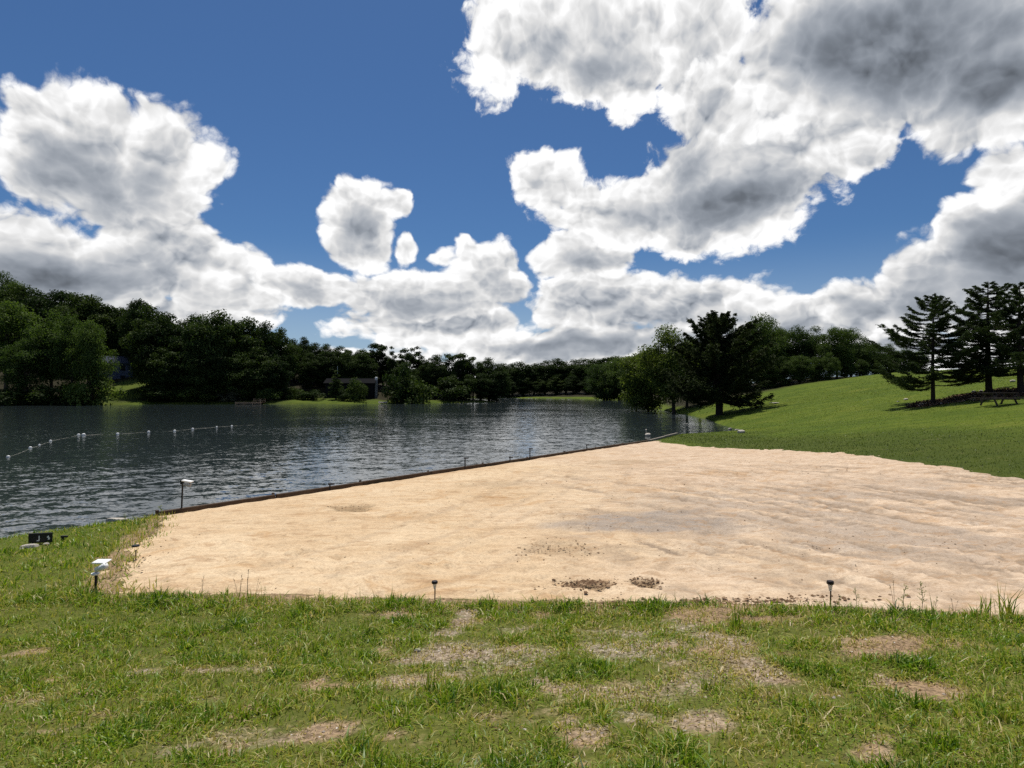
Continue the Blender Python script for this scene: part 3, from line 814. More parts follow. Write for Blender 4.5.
# ------------------------------------------------------------------ swim rope and its floats
FL = [(9, 457), (31, 448), (40, 445), (51, 441), (79, 435), (84, 435), (118, 434), (149, 432), (175, 431), (193, 429), (217, 427), (232, 426)]
FLNAME = ['leftmost float of the swim rope, white and half sunk in the lake', 'white float second from the left end of the swim rope', 'small pale float third from the left end of the swim rope',
          'white float fourth from the left, just left of the touching pair of floats', 'left float of the touching white pair on the swim rope', 'right and larger float of the touching white pair on the swim rope',
          'white float first to the right of the touching pair', 'white float second to the right of the touching pair', 'white float third to the right of the touching pair',
          'white float fourth to the right of the touching pair', 'small white float next to last at the right end of the swim rope', 'rightmost small white float of the swim rope']
def build_floats():
    pts = [GW(px, py) for px, py in FL]
    pm = None
    for k, ((x, y), lab) in enumerate(zip(pts, FLNAME)):
        s_ = [.10, .11, .07, .09, .12, .16, .12, .12, .12, .12, .10, .10][k]
        if pm is None:
            mb = MB()
            mb.lathe([(.12, -1.05), (.40, -1.0), (.72, -.8), (.92, -.4), (.95, 0), (.92, .4), (.72, .8), (.40, 1.0), (.12, 1.05)], 16, Matrix.Rotation(math.pi / 2, 4, 'Y'))
            o = mb.build('float', M_FLOAT, None, True); o.name = 'swim_float'; pm = o
        else:
            o = pm.copy(); C.objects.link(o)
        s_ *= .72; o.location = (x, y, .012); o.scale = (s_ * 1.1, s_, s_); o.rotation_euler = (0, random.uniform(-.15, .15), random.uniform(-.5, .5))
        tag(o, lab, 'float', 'floats on the swim rope')
    line = [(-29.5, 24.0, 0)]
    rp = [GW(-25, 470)] + pts + [GW(262, 424.5)]
    P3 = []
    for (x0, y0), (x1, y1) in zip(rp, rp[1:]):
        for q in np.linspace(0, 1, 6)[:-1]: P3.append((x0 + (x1 - x0) * q, y0 + (y1 - y0) * q + .15 * math.sin(q * math.pi), -.004))
    P3.append((*rp[-1], .0))
    o = MB().tube(P3, .007, 6).build('swim_rope', M_ROPE)
    tag(o, 'thin pale rope strung through the white floats across the lake', 'rope')
build_floats()

# ------------------------------------------------------------------ rocks
def rock_mesh(seed, flat=.55):
    bm = bmesh.new(); bmesh.ops.create_icosphere(bm, subdivisions=3, radius=1)
    r = random.Random(seed); ax = [Vector((r.gauss(0, 1), r.gauss(0, 1), r.gauss(0, 1))).normalized() for _ in range(9)]; cut = [r.uniform(.62, .95) for _ in ax]
    for v in bm.verts:
        p = v.co.copy()
        for a, c in zip(ax, cut):
            d = p.dot(a)
            if d > c: p -= a * (d - c) * .9
        v.co = Vector((p.x, p.y * .8, p.z * flat))
    me = bpy.data.meshes.new('rock'); bm.to_mesh(me); bm.free()
    return me
RM = [rock_mesh(s_) for s_ in range(5)]
for me_ in RM: me_.materials.append(M_ROCK)
RMG = [rock_mesh(s_ + 9) for s_ in range(3)]
for me_ in RMG: me_.materials.append(M_ROCKG)
def rock(px, py, r, label, k=0, grey=False, water=False, rz=None, group=None):
    x, y = GW(px, py) if water else G(px, py)
    o = bpy.data.objects.new('rock', (RMG if grey else RM)[k % (3 if grey else 5)]); C.objects.link(o)
    o.location = (x, y, (0 if water else zg(x, y)) + r * .15); r = r * .62; o.scale = (r, r, r); o.rotation_euler = (0, 0, rz if rz is not None else random.uniform(0, 6))
    tag(o, label, 'rock', group)
    return o
rock(906, 400, .28, 'palest flat stone lying in the litter left of the slender pine', 0, rz=.2, group='stones under the pines')
rock(898, 402, .18, 'small pale stone at the left end of the brown litter under the pines', 1, rz=.4, group='stones under the pines')
rock(974, 392.5, .30, 'pale stone just left of the thick pine trunk', 2, rz=.3, group='stones under the pines')
rock(981, 391.5, .24, 'smaller pale stone touching the left foot of the thick pine trunk', 3, rz=.6, group='stones under the pines')
rock(1013, 382, .35, 'pale stone on the bank beyond the picnic table, far right', 4, rz=0, group='stones under the pines')
rock(774, 404, .75, 'wide pale stone flush in the lawn right of the big dark cedar', 0, rz=.1).scale = (.62, .4, .14)
rock(737, 431, .38, 'grey stone at the tip of the little cove beside the grass', 1, True, True)
rock(730, 429.5, .30, 'small grey stone on the cove shore, left of the one at its tip', 2, True, True)
rock(741, 433, .42, 'pale flat stone on the grass at the tip of the little cove', 3, rz=.2)
rock(648, 436, .42, 'pale stone showing above the water near the far end of the timbers', 2, False, True, group='stones in the cove')
rock(646, 430, .16, 'tiny pale stone in the water beyond the larger pale one', 1, False, True, group='stones in the cove')
rock(687, 424, .14, 'small white stone breaking the dark water of the cove', 3, False, True, group='stones in the cove')
rock(118, 520.5, .17, 'pale flat stone at the waterline before the grassy left point', 1, False, True, rz=.1).scale = (.25, .12, .10)
rock(31, 547, .12, 'pale stone on the bank below the black board', 2, rz=.5).scale = (.16, .10, .08)
rock(48, 544.5, .09, 'buff stone against the right foot of the black board', 0, rz=.2)
rock(23, 549, .07, 'little white stone at the left bank, left of the black board', 4)
rock(418, 650, .055, 'white chunk of stone lying in a bare patch of the near lawn', 3)
rock(661, 408.5, .35, 'pale stone at the foot of the leaning waterside trees', 4, rz=.4)

# ------------------------------------------------------------------ picnic table
def build_table():
    x, y = G(998, 405.5)
    r = tag(empty('picnic_table', (x, y, zg(x, y) - .02), math.radians(5)), 'low dark wooden picnic table in the shade of the pines', 'picnic table')
    mb = MB()
    for k in range(5): mb.box((0, -.30 + .15 * k, .735), (1.85, .142, .04), None, .004)
    mb.build('tabletop', M_TABLE, r)
    for s_ in (-1, 1):
        mb = MB()
        for k in range(2): mb.box((0, s_ * (.60 + .14 * k), .435), (1.85, .132, .04), None, .004)
        mb.build('bench', M_TABLE, r)
    for s_ in (-1, 1):
        mb = MB()
        X = s_ * .62
        mb.box((X, 0, .693), (.045, .70, .085)); mb.box((X, 0, .393), (.045, 1.50, .09))
        for q in (-1, 1):
            mb.box((X + .048, q * .38, .36), (.045, .09, .78), Quaternion((1, 0, 0), q * .50))
        mb.build('trestle', M_TABLE, r)
build_table()
#PART3

# ------------------------------------------------------------------ foliage
def unit(v): return v / np.maximum(np.linalg.norm(v, axis=-1, keepdims=True), 1e-9)
def leaf_mesh(name, cen, nrm, size, aspect=.6, rng=RNG, along=None):
    """one bent rhombus per leaf: centre, facing, size"""
    n = len(cen)
    a = rng.normal(size=(n, 3)) if along is None else along
    a = unit(a - nrm * (a * nrm).sum(1, keepdims=True))
    b = np.cross(nrm, a)
    s_ = size[:, None]
    fold = nrm * s_ * .18
    v = np.stack([cen - a * s_ * .5, cen + b * s_ * .5 * aspect + fold, cen + a * s_ * .5, cen - b * s_ * .5 * aspect + fold], 1).reshape(-1, 3)
    i = np.arange(n)[:, None] * 4
    f = np.concatenate([i + np.array([[0, 1, 2]]), i + np.array([[0, 2, 3]])], 0)
    return npmesh(name, v, f)

def tube_np(pts, rad, n=7):
    pts = np.array(pts, float); V = []; Fc = []
    for k in range(len(pts)):
        d = unit(pts[min(k + 1, len(pts) - 1)] - pts[max(k - 1, 0)])
        a = unit(np.cross(d, [0.3, 1, 0.2])); b = np.cross(d, a)
        th = np.arange(n) * 2 * math.pi / n
        V.append(pts[k] + rad[k] * (np.cos(th)[:, None] * a + np.sin(th)[:, None] * b))
    for k in range(len(pts) - 1):
        for j in range(n): Fc.append([k * n + j, k * n + (j + 1) % n, (k + 1) * n + (j + 1) % n, (k + 1) * n + j])
    return np.concatenate(V), np.array(Fc)
def join(parts):
    V = []; Fc = []; o = 0
    for v, f in parts: V.append(v); Fc.append(f + o); o += len(v)
    return np.concatenate(V), np.concatenate(Fc)

def branch(rng, p, q, r0, r1, k=6, wob=.06):
    p = np.array(p, float); q = np.array(q, float); L = np.linalg.norm(q - p)
    pts = [p + (q - p) * t + rng.normal(size=3) * wob * L * math.sin(math.pi * t) + np.array([0, 0, L * .08 * math.sin(math.pi * t)]) for t in np.linspace(0, 1, k)]
    return tube_np(pts, np.linspace(r0, r1, k), 6)

def broadleaf(seed, h, r, base, nl, ls, K=34, shape='round', trunkr=None, lean=(0, 0)):
    """trunk with limbs, and a crown of leaf clumps: uneven outline, gaps between the clumps"""
    rng = np.random.default_rng(seed)
    tr = trunkr or h * .018
    cz, hz = h * (1 + base) / 2, h * (1 - base) / 2
    cs = []; tries = 0
    while len(cs) < K:
        tries += 1
        d = unit(rng.normal(size=3))
        t = (rng.random() ** .45)
        if shape == 'round': prof = 1.0
        u = d[2] * t
        if shape == 'spire': w = max(.18, (1 - (u + 1) / 2) ** .75) * 1.15
        elif shape == 'tall': w = .55 + .5 * math.sqrt(max(0, 1 - (u * .9) ** 2)) if u < .6 else .75 * math.sqrt(max(0, 1 - u * u)) + .15
        else: w = 1.0
        c = np.array([d[0] * t * r * w, d[1] * t * r * w, cz + u * hz * .93])
        if tries < 600 and any(np.linalg.norm((c - q[0]) / np.array([r, r, hz])) < .24 for q in cs): continue
        cr = r * rng.uniform(.27, .44) * (1.0 if shape != 'spire' else (.45 + .6 * w))
        cs.append((c, cr))
    cen = []; nr = []; sz = []
    wgt = np.array([q[1] ** 2 for q in cs]); wgt = (nl * wgt / wgt.sum()).astype(int)
    for (c, cr), m_ in zip(cs, wgt):
        d = unit(rng.normal(size=(m_, 3)) + np.array([0, 0, .25]))
        rr = cr * (rng.random((m_, 1)) ** .5) * (1 + .35 * (rng.random((m_, 1)) ** 4))
        p = c + d * rr * np.array([1.1, 1.1, .72])
        cen.append(p); nr.append(unit(d * .8 + rng.normal(size=(m_, 3)) * .7 + np.array([0, 0, .5])))
        sz.append(ls * rng.uniform(.6, 1.35, m_))
    cen = np.concatenate(cen); nr = np.concatenate(nr); sz = np.concatenate(sz)
    cen = cen + np.array([lean[0], lean[1], 0]) * (cen[:, 2:3] / h) ** 1.3
    cen[:, 2] = np.maximum(cen[:, 2], .05 * h * rng.random(len(cen)))
    crown = leaf_mesh('crown', cen, nr, sz, .62, rng)
    top = np.array([lean[0] * .8 + rng.normal() * .2, lean[1] * .8 + rng.normal() * .2, h * (.80 if shape != 'round' else .62)])
    parts = [tube_np([np.array([0, 0, -.6]), np.array([0, 0, 0]), top * .25 + rng.normal(size=3) * [.1, .1, 0], top * .55 + rng.normal(size=3) * [.2, .2, 0], top],
                     [tr * 1.5, tr * 1.25, tr * .95, tr * .7, tr * .25], 9)]
    for c, cr in cs[:18]:
        s0 = top * float(np.clip(c[2] / h * rng.uniform(.45, .75), .12, .9))
        e = c + np.array([lean[0], lean[1], 0]) * (c[2] / h) ** 1.3
        parts.append(branch(rng, s0, e, tr * .38, tr * .07))
    V, Fc = join(parts)
    return crown, npmesh('trunk', V, Fc, True)

def conifer(seed, h, r, base, nb, tw, ls, ragged=.25, tr=None, flat=.16, pw=.78, tuft=9, aspect=.22, rises=(-.10, .55)):
    """whorled boughs carrying flat sprays of needle tufts, sky showing between the tiers"""
    rng = np.random.default_rng(seed)
    tr = tr or h * .02
    parts = [tube_np([[0, 0, -.5], [0, 0, 0], [.02 * h * rng.normal() * .3, 0, h * .35], [.02 * h * rng.normal() * .3, 0, h * .7], [0, 0, h]],
                     [tr * 1.35, tr * 1.15, tr * .85, tr * .5, tr * .06], 9)]
    cen = []; nr = []; sz = []; al = []
    az = rng.random() * 6
    for k in range(nb):
        t = (k + rng.random() * .6) / nb
        z0 = h * (base + (1 - base) * t ** .9 * .985)
        prof = (1 - t) ** pw * (.72 + .28 * math.sin(min(1, t * 4 + .35) * math.pi / 2))
        L = max(.06 * h * .4, r * prof * rng.uniform(1 - ragged, 1 + ragged * .6))
        az += 2.4 + rng.normal() * .35
        d = np.array([math.cos(az), math.sin(az), 0.0])
        rise = (rises[0] + rises[1] * t) + rng.normal() * .07
        sd = np.array([-d[1], d[0], 0])
        npt = 7
        ts = np.linspace(0, 1, npt)
        bow = rng.normal() * .10
        pts = [np.array([0, 0, z0]) + d * L * q + sd * L * bow * q * q + np.array([0, 0, L * (rise * q - .10 * math.sin(q * math.pi) + .14 * q ** 3)]) for q in ts]
        parts.append(tube_np(pts, np.linspace(max(.012, tr * .32 * (L / r + .2)), .006, npt), 5))
        pts = np.array(pts)
        nt = max(4, int(tw * (L / r) ** 1.0))
        for _ in range(nt):
            q = .16 + .84 * rng.random() ** .75
            j = min(npt - 2, int(q * (npt - 1))); fr = q * (npt - 1) - j
            p = pts[j] * (1 - fr) + pts[j + 1] * fr
            side = rng.choice([-1, 1])
            tl = L * .34 * (1.1 - q * .75) * rng.uniform(.4, 1.1) + .06
            td = unit(d * rng.uniform(.4, 1.0) + sd * side * rng.uniform(.3, 1.0) + np.array([0, 0, rng.normal() * flat + .06]))
            s_ = np.linspace(.15, 1, tuft)[:, None]
            c = p + td * tl * s_ + rng.normal(size=(tuft, 3)) * ls * .28 * np.array([1, 1, .7])
            cen.append(c); al.append(unit(td + rng.normal(size=(tuft, 3)) * .55))
            nr.append(unit(np.array([0, 0, 1.0]) + rng.normal(size=(tuft, 3)) * .55)); sz.append(ls * rng.uniform(.7, 1.3, tuft))
    crown = leaf_mesh('crown', np.concatenate(cen), np.concatenate(nr), np.concatenate(sz), aspect, rng, np.concatenate(al))
    V, Fc = join(parts)
    return crown, npmesh('trunk', V, Fc, True)

PROTO = {}
def proto(key, meshes, lm, bm_):
    meshes[0].materials.append(lm); meshes[1].materials.append(bm_)
    PROTO[key] = meshes
H = 18.0
for i in range(4): proto(f'dark{i}', broadleaf(100 + i, H, 4.6, .04, 17500, .46, 66, 'tall'), L_DARK, M_BARKD)
for i in range(3): proto(f'fresh{i}', broadleaf(120 + i, H, 5.0, .20, 13500, .38, 50, 'tall'), L_LIGHT, M_BARK)
for i in range(3): proto(f'mid{i}', broadleaf(130 + i, H, 4.8, .03, 19000, .37, 64, 'tall'), L_MID, M_BARKD)
for i in range(2): proto(f'pine{i}', broadleaf(140 + i, H, 3.4, .52, 2600, .5, 17, 'round'), L_DARK, M_BARKD)
for i in range(2): proto(f'spire{i}', broadleaf(150 + i, H, 3.6, .05, 6000, .5, 40, 'spire'), L_DARK, M_BARKD)
for i in range(3): proto(f'bush{i}', broadleaf(160 + i, 2.4, 1.7, .0, 2600, .20, 22, 'round', .05), L_BUSH, M_BARK)
for i in range(2): proto(f'dkbush{i}', broadleaf(170 + i, 2.4, 1.7, .0, 2600, .22, 22, 'round', .05), L_DARK, M_BARKD)
proto('palebush0', broadleaf(180, 2.4, 1.8, .0, 1500, .24, 18, 'round', .05), L_PALEF, M_BARK)

def plant(key, name, px, top, d, label, cat, group=None, width=None, sink=.1, ref=H, dz=None):
    x = (px - 512) / F * d
    z = zg(x, d) if dz is None else dz
    h = EYE + (HORIZ - top) / F * d - z
    s_ = max(h, .8) / ref
    crown, trunk = PROTO[key]
    r = empty(name, (x, d, z - sink), random.uniform(0, 6.28))
    w = s_ if width is None else width * s_
    r.scale = (w, w, s_)
    tag(r, label, cat, group)
    link('crown', crown, None, r); link('trunk', trunk, None, r)
    return r

# the left shore, from the left: fresh green trees in front
for (px, top, d, k, lab) in [
    (6, 299, 150, 0, 'tall fresh green tree cut by the left border of the photo, on the lake bank'),
    (27, 337, 143, 1, 'short spreading green tree at the waterside, between the two tallest fresh green ones'),
    (52, 309, 148, 2, 'tall fresh green tree with lobed top, second of three beside the blue house'),
    (71, 314, 146, 1, 'narrow fresh green tree squeezed in the middle of the clump left of the blue house'),
    (91, 318, 143, 0, 'rounded fresh green tree next to the blue house, its limbs over the lawn')]:
    plant(f'fresh{k}', 'broadleaf_tree', px, top, d, lab, 'tree', 'fresh green trees on the left shore', [1.0, 1.15, .9, .75, .72][(px // 20) % 5])
def row(items, where, group, keys, wid=(.85, 1.2), sink=.3):
    for i, (px, top, d, *k) in enumerate(items):
        key = k[0] if k else random.choice(keys)
        kind = 'pine_tree' if key.startswith('pine') else 'broadleaf_tree'
        nm = WORDS[i] if i < len(WORDS) else str(i + 1) + 'th'
        plant(key, kind, px, top, d, f'dark {"flat topped pine" if kind == "pine_tree" else "broadleaf tree"}, {nm} from the left {where}', 'tree', group, random.uniform(*wid), sink)
DK = ['dark0', 'dark1', 'dark2', 'dark3']
row([(1, 268, 198), (13, 279, 196), (24, 283, 193), (36, 286, 191), (49, 284, 190), (64, 287, 189), (75, 294, 187), (84, 291, 186), (94, 295, 185), (104, 300, 186), (113, 304, 188), (124, 307, 190), (133, 305, 186), (112, 330, 196), (128, 335, 192)],
    'on the hill above the blue house', 'hill wood on the left', DK + ['mid1'], (.85, 1.12))
row([(139, 295, 180), (153, 302, 166), (164, 309, 163), (178, 317, 168), (190, 309, 161), (207, 305, 159), (223, 305, 160), (242, 311, 164), (254, 316, 168), (266, 319, 165), (282, 327, 168)],
    'in the tall wood beside the blue house', 'tall dark wood on the left shore', DK + ['mid0'], (.72, 1.02))
row([(162, 343, 158), (170, 350, 157), (184, 340, 158), (203, 348, 156), (222, 345, 157), (240, 350, 157), (258, 346, 159), (274, 352, 160)],
    'in the low trees behind the dock', 'low trees at the foot of the dark wood', DK + ['mid1'], (1.1, 1.5))
row([(294, 337, 180), (303, 336, 184), (316, 342, 180), (327, 343, 188), (338, 344, 182), (347, 347, 186), (357, 347, 182), (366, 346, 180), (377, 339, 180, 'pine0'), (383, 350, 184), (392, 344, 180, 'spire0'), (401, 345, 182, 'spire1'), (409, 345, 178, 'pine1'), (418, 344, 182, 'spire0')],
    'in the wood behind the dark cabin', 'wood behind the dark cabin', DK)
row([(310, 352, 172), (327, 349, 173.5), (346, 350, 174), (364, 350, 173.5), (404, 360, 170), (426, 357, 178), (436, 354, 182), (445, 358, 180), (456, 349, 182, 'pine0'), (464, 356, 186), (473, 354, 184, 'pine1'), (481, 360, 186, 'spire1'), (489, 357, 188), (497, 363, 187)],
    'in the wood on the headland', 'wood on the headland', DK, (.9, 1.3))
row([(452, 372, 176), (466, 372, 178), (480, 371, 181), (492, 374, 184)], 'overhanging the water at the headland', 'low trees on the headland shore', DK, (1.2, 1.5))
row([(503, 363, 322), (513, 362, 326), (523, 359, 320), (534, 361, 324), (545, 359, 320), (556, 358, 318), (566, 359, 322), (576, 358, 316), (587, 357, 312), (598, 356, 306), (608, 355, 300), (619, 353, 290), (631, 355, 280), (643, 352, 270), (655, 350, 262), (668, 350, 255)],
    'in the tall far wood across the lake', 'far wood at the end of the lake', DK, (1.25, 1.6))
row([(508, 376, 312), (524, 374, 316), (540, 376, 314), (556, 375, 310), (573, 374, 306), (590, 375, 300), (606, 374, 292), (620, 373, 284)], 'in the low fringe across the lake', 'low trees across the far end of the lake', DK, (1.5, 1.8))
for i, (px, top, d) in enumerate([(604, 359, 228), (619, 355, 222), (634, 357, 214), (645, 362, 205)]):
    plant(f'mid{i % 3}', 'broadleaf_tree', px, top, d, f'mid green waterside tree, {WORDS[i]} from the left above the pale far bank strip', 'tree', 'mid green trees on the right far bank', 1.3)
row([(700, 335, 118, 'mid0'), (715, 330, 116, 'mid1'), (735, 325, 112, 'mid2'), (748, 322, 108, 'mid0'), (760, 309, 100, 'mid1'), (771, 316, 106, 'mid2'), (784, 321, 104, 'mid0'), (799, 321, 101, 'mid1'), (815, 324, 102, 'mid2'), (837, 319, 98, 'mid0'), (851, 324, 104, 'mid1'), (863, 334, 106, 'mid2'), (875, 337, 108, 'mid0'), (889, 340, 110, 'mid1'), (904, 343, 112, 'mid2'), (920, 346, 114, 'mid0')],
    'in the wood behind the right hill', 'wood behind the right hill', ['mid0'], (.9, 1.15), .4)
row([(768, 352, 97, 'mid1'), (783, 354, 96, 'mid2'), (800, 350, 95, 'mid0'), (816, 353, 95, 'mid1'), (829, 350, 94, 'mid2'), (846, 353, 97, 'mid0'), (861, 356, 100, 'mid1'), (877, 358, 103, 'mid2'), (893, 360, 106, 'mid0')],
    'in the low fringe above the right lawn', 'low trees fringing the right lawn', ['mid0'], (1.0, 1.25), .4)

# trees by the cove
def special(name, meshes, lm, bm_, px, d, label, rz=0, zoff=-.1, group=None):
    meshes[0].materials.append(lm); meshes[1].materials.append(bm_)
    x = (px - 512) / F * d
    r = tag(empty(name, (x, d, zg(x, d) + zoff), rz), label, 'tree', group)
    link('crown', meshes[0], None, r); link('trunk', meshes[1], None, r)
    return r
def hgt(px, top, d): return EYE + (HORIZ - top) / F * d - zg((px - 512) / F * d, d)
special('cedar_tree', conifer(201, hgt(721, 316, 68), 5.8, .15, 136, 90, .235, .42, .36, .40, .50, 14, .40, (-.02, .62)), L_CEDAR, M_BARKD, 719, 68,
        'big dark cedar with thick trunk and spiky top alone on the lawn', .4)
special('broadleaf_tree', broadleaf(211, hgt(668, 334, 88), 3.7, .15, 17000, .30, 50, 'tall', .22, (-.8, 0)), L_COVE, M_BARKD, 674, 88,
        'leaning green tree with pointed top at the water, left of the big cedar', 0, -.1, 'waterside trees by the cove')
special('broadleaf_tree', broadleaf(212, hgt(641, 351, 98), 3.9, .02, 17000, .34, 46, 'round', .2, (-1.4, 0)), L_COVE, M_BARKD, 650, 98,
        'low bushy green tree hanging over the lake, leftmost of those by the cove', 0, -.1, 'waterside trees by the cove')
special('broadleaf_tree', broadleaf(213, hgt(686, 342, 92), 3.2, .14, 13000, .30, 42, 'tall', .18, (.3, 0)), L_MID, M_BARKD, 687, 92,
        'rounder green tree tucked between the pointed one and the big cedar', 0, -.1, 'waterside trees by the cove')

# the three pines over the picnic table
for k, ((px, base, top), r_, tr_, nb, lab) in enumerate([((933, 403, 293), 4.1, .125, 72, 'slender dark pine with open layered boughs left of the picnic table'),
                                                         ((992, 394, 280), 4.2, .19, 62, 'thick trunked dark pine rising behind the picnic table'),
                                                         ((1021, 393, 282), 4.0, .18, 60, 'dark layered pine cut by the right border of the photo')]):
    x, y = PINE_XY[k]
    h = EYE + (HORIZ - top) / F * y - zg(x, y)
    ms = conifer(231 + k, h, r_, .15, nb + 4, 104, .155, .42, tr_, .06, .66, 17, .17, (.02, .30))
    special('pine_tree', ms, L_PINE, M_BARKD, (x / y) * F + 512, y, lab, k * 1.3 + .5, -.05, 'pines at the picnic table')

# shrubs on the left shore
def bush(key, px, top, d, label, width=1.0, group='shrubs on the left shore', name='shrub'):
    return plant(key, name, px, top, d, label, 'shrub', group, width, .1, 2.4)
bush('bush0', 270, 387, 156, 'rounded bright green shrub at the water right of the little dock', 1.15)
bush('bush1', 190, 389, 155, 'low mounded green shrub at the waterside left of the little dock', 2.0)
bush('bush2', 208, 393, 154.5, 'low green shrub trailing right of the mounded one at the waterside', 1.8)
bush('palebush0', 201, 380, 159, 'shrub with scattered pale blooms above the mounded green one', 1.3)
bush('palebush0', 237, 388, 157, 'shrub with pale blooms hanging over the little dock', 1.1)
bush('palebush0', 228, 392, 155.5, 'small pale blooming shrub left of the little dock', 1.2)
bush('dkbush0', 343, 389, 159, 'round dark shrub on the lawn before the middle of the dark cabin', .95)
bush('dkbush1', 355, 380, 160, 'taller dark shrub on the lawn beside the round one before the cabin', .8)
plant('spire0', 'broadleaf_tree', 336, 369, 161, 'narrow dark young tree standing in front of the left half of the dark cabin', 'tree', None, 1.3)
bush('dkbush0', 314, 390, 160, 'dark spreading shrub at the left corner of the cabin', 1.6)
bush('dkbush1', 302, 391, 160, 'pale tipped dark shrub left of the cabin, at the edge of its lawn', 1.3)
plant('dkbush0', 'shrub', 401, 367, 160, 'tall round black bushy tree at the water right of the cabin chimney', 'tree', None, .62, .2, 2.4)
plant('dkbush1', 'shrub', 410, 379, 160, 'black bush at the right foot of the tall round one by the water', 'shrub', None, 1.2, .2, 2.4)
bush('dkbush0', 449, 379, 174, 'dark bush at the right end of the sunny shore strip', 1.2)
bush('dkbush1', 8, 388, 141, 'dark bush at the left border of the photo by the water', 1.8)
bush('dkbush0', 35, 387, 142, 'dark bush under the short spreading tree at the waterside', 1.6)
bush('dkbush1', 58, 385, 143, 'dark bush under the lobed fresh green tree', 1.4)
bush('bush1', 90, 374, 142.5, 'hanging fresh green shrub under the tree next to the blue house', .8)
bush('dkbush0', 76, 391, 143, 'low dark bush on the bank left of the hanging fresh green shrub', 1.6)
bush('dkbush1', 160, 384, 157, 'black bush at the right end of the lawn below the blue house', 1.8)
bush('dkbush0', 165, 386, 155, 'black bush on the bank left of the mounded green shrub', 1.9)
bush('dkbush1', 222, 385, 158, 'black bush in the shade between the two shrubs with pale blooms', 1.6)
bush('dkbush0', 252, 384, 159, 'black bush behind the little dock', 1.5)
bush('dkbush1', 287, 386, 161, 'black bush behind the rounded bright green shrub', 1.4)

# ------------------------------------------------------------------ houses, dock and boat on the far shore
def gable_house(name, label, loc, rz, L, W, hw, hr, wall, roof, wins, over=.5):
    r = tag(empty(name, loc, rz), label, 'house')
    mb = MB()
    prof = [(-W / 2, -2), (W / 2, -2), (W / 2, hw), (0, hw + hr), (-W / 2, hw)]
    mb.poly([(-L / 2, a, b) for a, b in prof], (L, 0, 0)); mb.build('wall', wall, r)
    n = math.hypot(W / 2, hr)
    mb = MB()
    for s_ in (-1, 1):
        a = math.atan2(hr, W / 2)
        mb.box((0, s_ * (W / 4 + .12), hw + hr / 2 + .06), (L + 2 * over, n + over, .14), Quaternion((1, 0, 0), -s_ * a))
    rf = mb.build('roof', roof, r)
    for wx, wy, wz, ww, wh, face in wins:
        w = MB()
        if face == 'f': w.box((wx, -W / 2 - .03, wz), (ww + .2, .08, wh + .2)); g = MB().box((wx, -W / 2 - .075, wz), (ww, .03, wh))
        else: w.box((L / 2 + .03, wy, wz), (.08, ww + .2, wh + .2)); g = MB().box((L / 2 + .075, wy, wz), (.03, ww, wh))
        f = w.build('window', M_ROOFB if wall is not M_CABIN else M_CABIN, r); g.build('pane', M_GLASS, f)
    return r, rf
x, d = (115 - 512) / F * 178, 178
z = zg(x, d)
h0 = EYE + (HORIZ - 384) / F * d
hb, _ = gable_house('house', 'blue grey house half hidden behind the fresh green trees on the left bank', (x, d, min(z, h0)), math.radians(38), 8.0, 6.0, 5.9, 1.9, M_BLUE, M_ROOFB,
            [(-1.5, 0, 1.6, 1.0, 1.4, 'f'), (1.6, 0, 1.6, 1.0, 1.4, 'f'), (-1.5, 0, 4.6, 1.0, 1.4, 'f'), (1.6, 0, 4.6, 1.0, 1.4, 'f'), (0, -1.2, 1.6, .9, 1.4, 's'), (0, 1.3, 4.6, .9, 1.4, 's')])
MB().box((2.9, -3.04, 1.05), (.95, .08, 2.1)).build('door', M_ROOFB, hb)
x, d = (352 - 512) / F * 168, 168
zb = EYE + (HORIZ - 393) / F * d
cb, rf = gable_house('cabin', 'long low dark cabin with pale chimney behind the sunny shore strip', (x, d, zb), math.radians(2), 12.6, 6.5, 2.6, 1.2, M_CABIN, M_ROOFD,
                 [(-4, 0, 1.5, 1.2, 1.0, 'f'), (-1.2, 0, 1.5, 1.2, 1.0, 'f'), (3.4, 0, 1.5, 1.4, 1.0, 'f')])
MB().box((1.2, -3.29, 1.0), (.95, .08, 2.0)).build('door', M_ROOFD, cb)
mb = MB(); mb.box((6.75, -1.2, .9), (.6, 1.1, 5.4), None, .05); mb.build('chimney', M_CHIM, cb)
mb = MB(); mb.lathe([(.26, 3.62), (.36, 3.8), (.36, 4.05), (.28, 4.25), (.2, 4.3)], 12, Matrix.Translation((6.75, -1.2, 0))); mb.build('chimney_cap', M_WHITE, cb)
MB().tube([(-3.9, 0, 4.4), (-3.9, 0, 7.3)], .07, 8).build('mast', M_SILVER, cb)
# little wooden dock
xa, d = (236 - 512) / F * 152, 152.6
r = tag(empty('dock', (xa, d, 0), math.radians(1)), 'little sunlit wooden dock on the left shore under blooming shrubs', 'dock')
mb = MB()
for k in range(22): mb.box((.15 + k * .30, 0, .50), (.285, 2.6, .06))
mb.build('deck', M_DOCK, r)
MB().box((3.2, -1.28, .30), (6.5, .08, .24)).build('beam', M_DOCK, r)
for k in range(4): MB().tube([(.3 + k * 2.0, -1.40, -1.5), (.3 + k * 2.0, -1.40, .62 if k < 3 else 1.25)], .10, 8).build('post', M_DOCK, r)
mb = MB(); mb.box((5.0, 1.2, 1.25), (3.0, .06, .12)); mb.box((5.0, 1.2, .85), (3.0, .06, .12))
for k in range(3): mb.box((3.55 + k * 1.45, 1.28, .9), (.10, .10, .85))
mb.build('railing', M_DOCK, r)
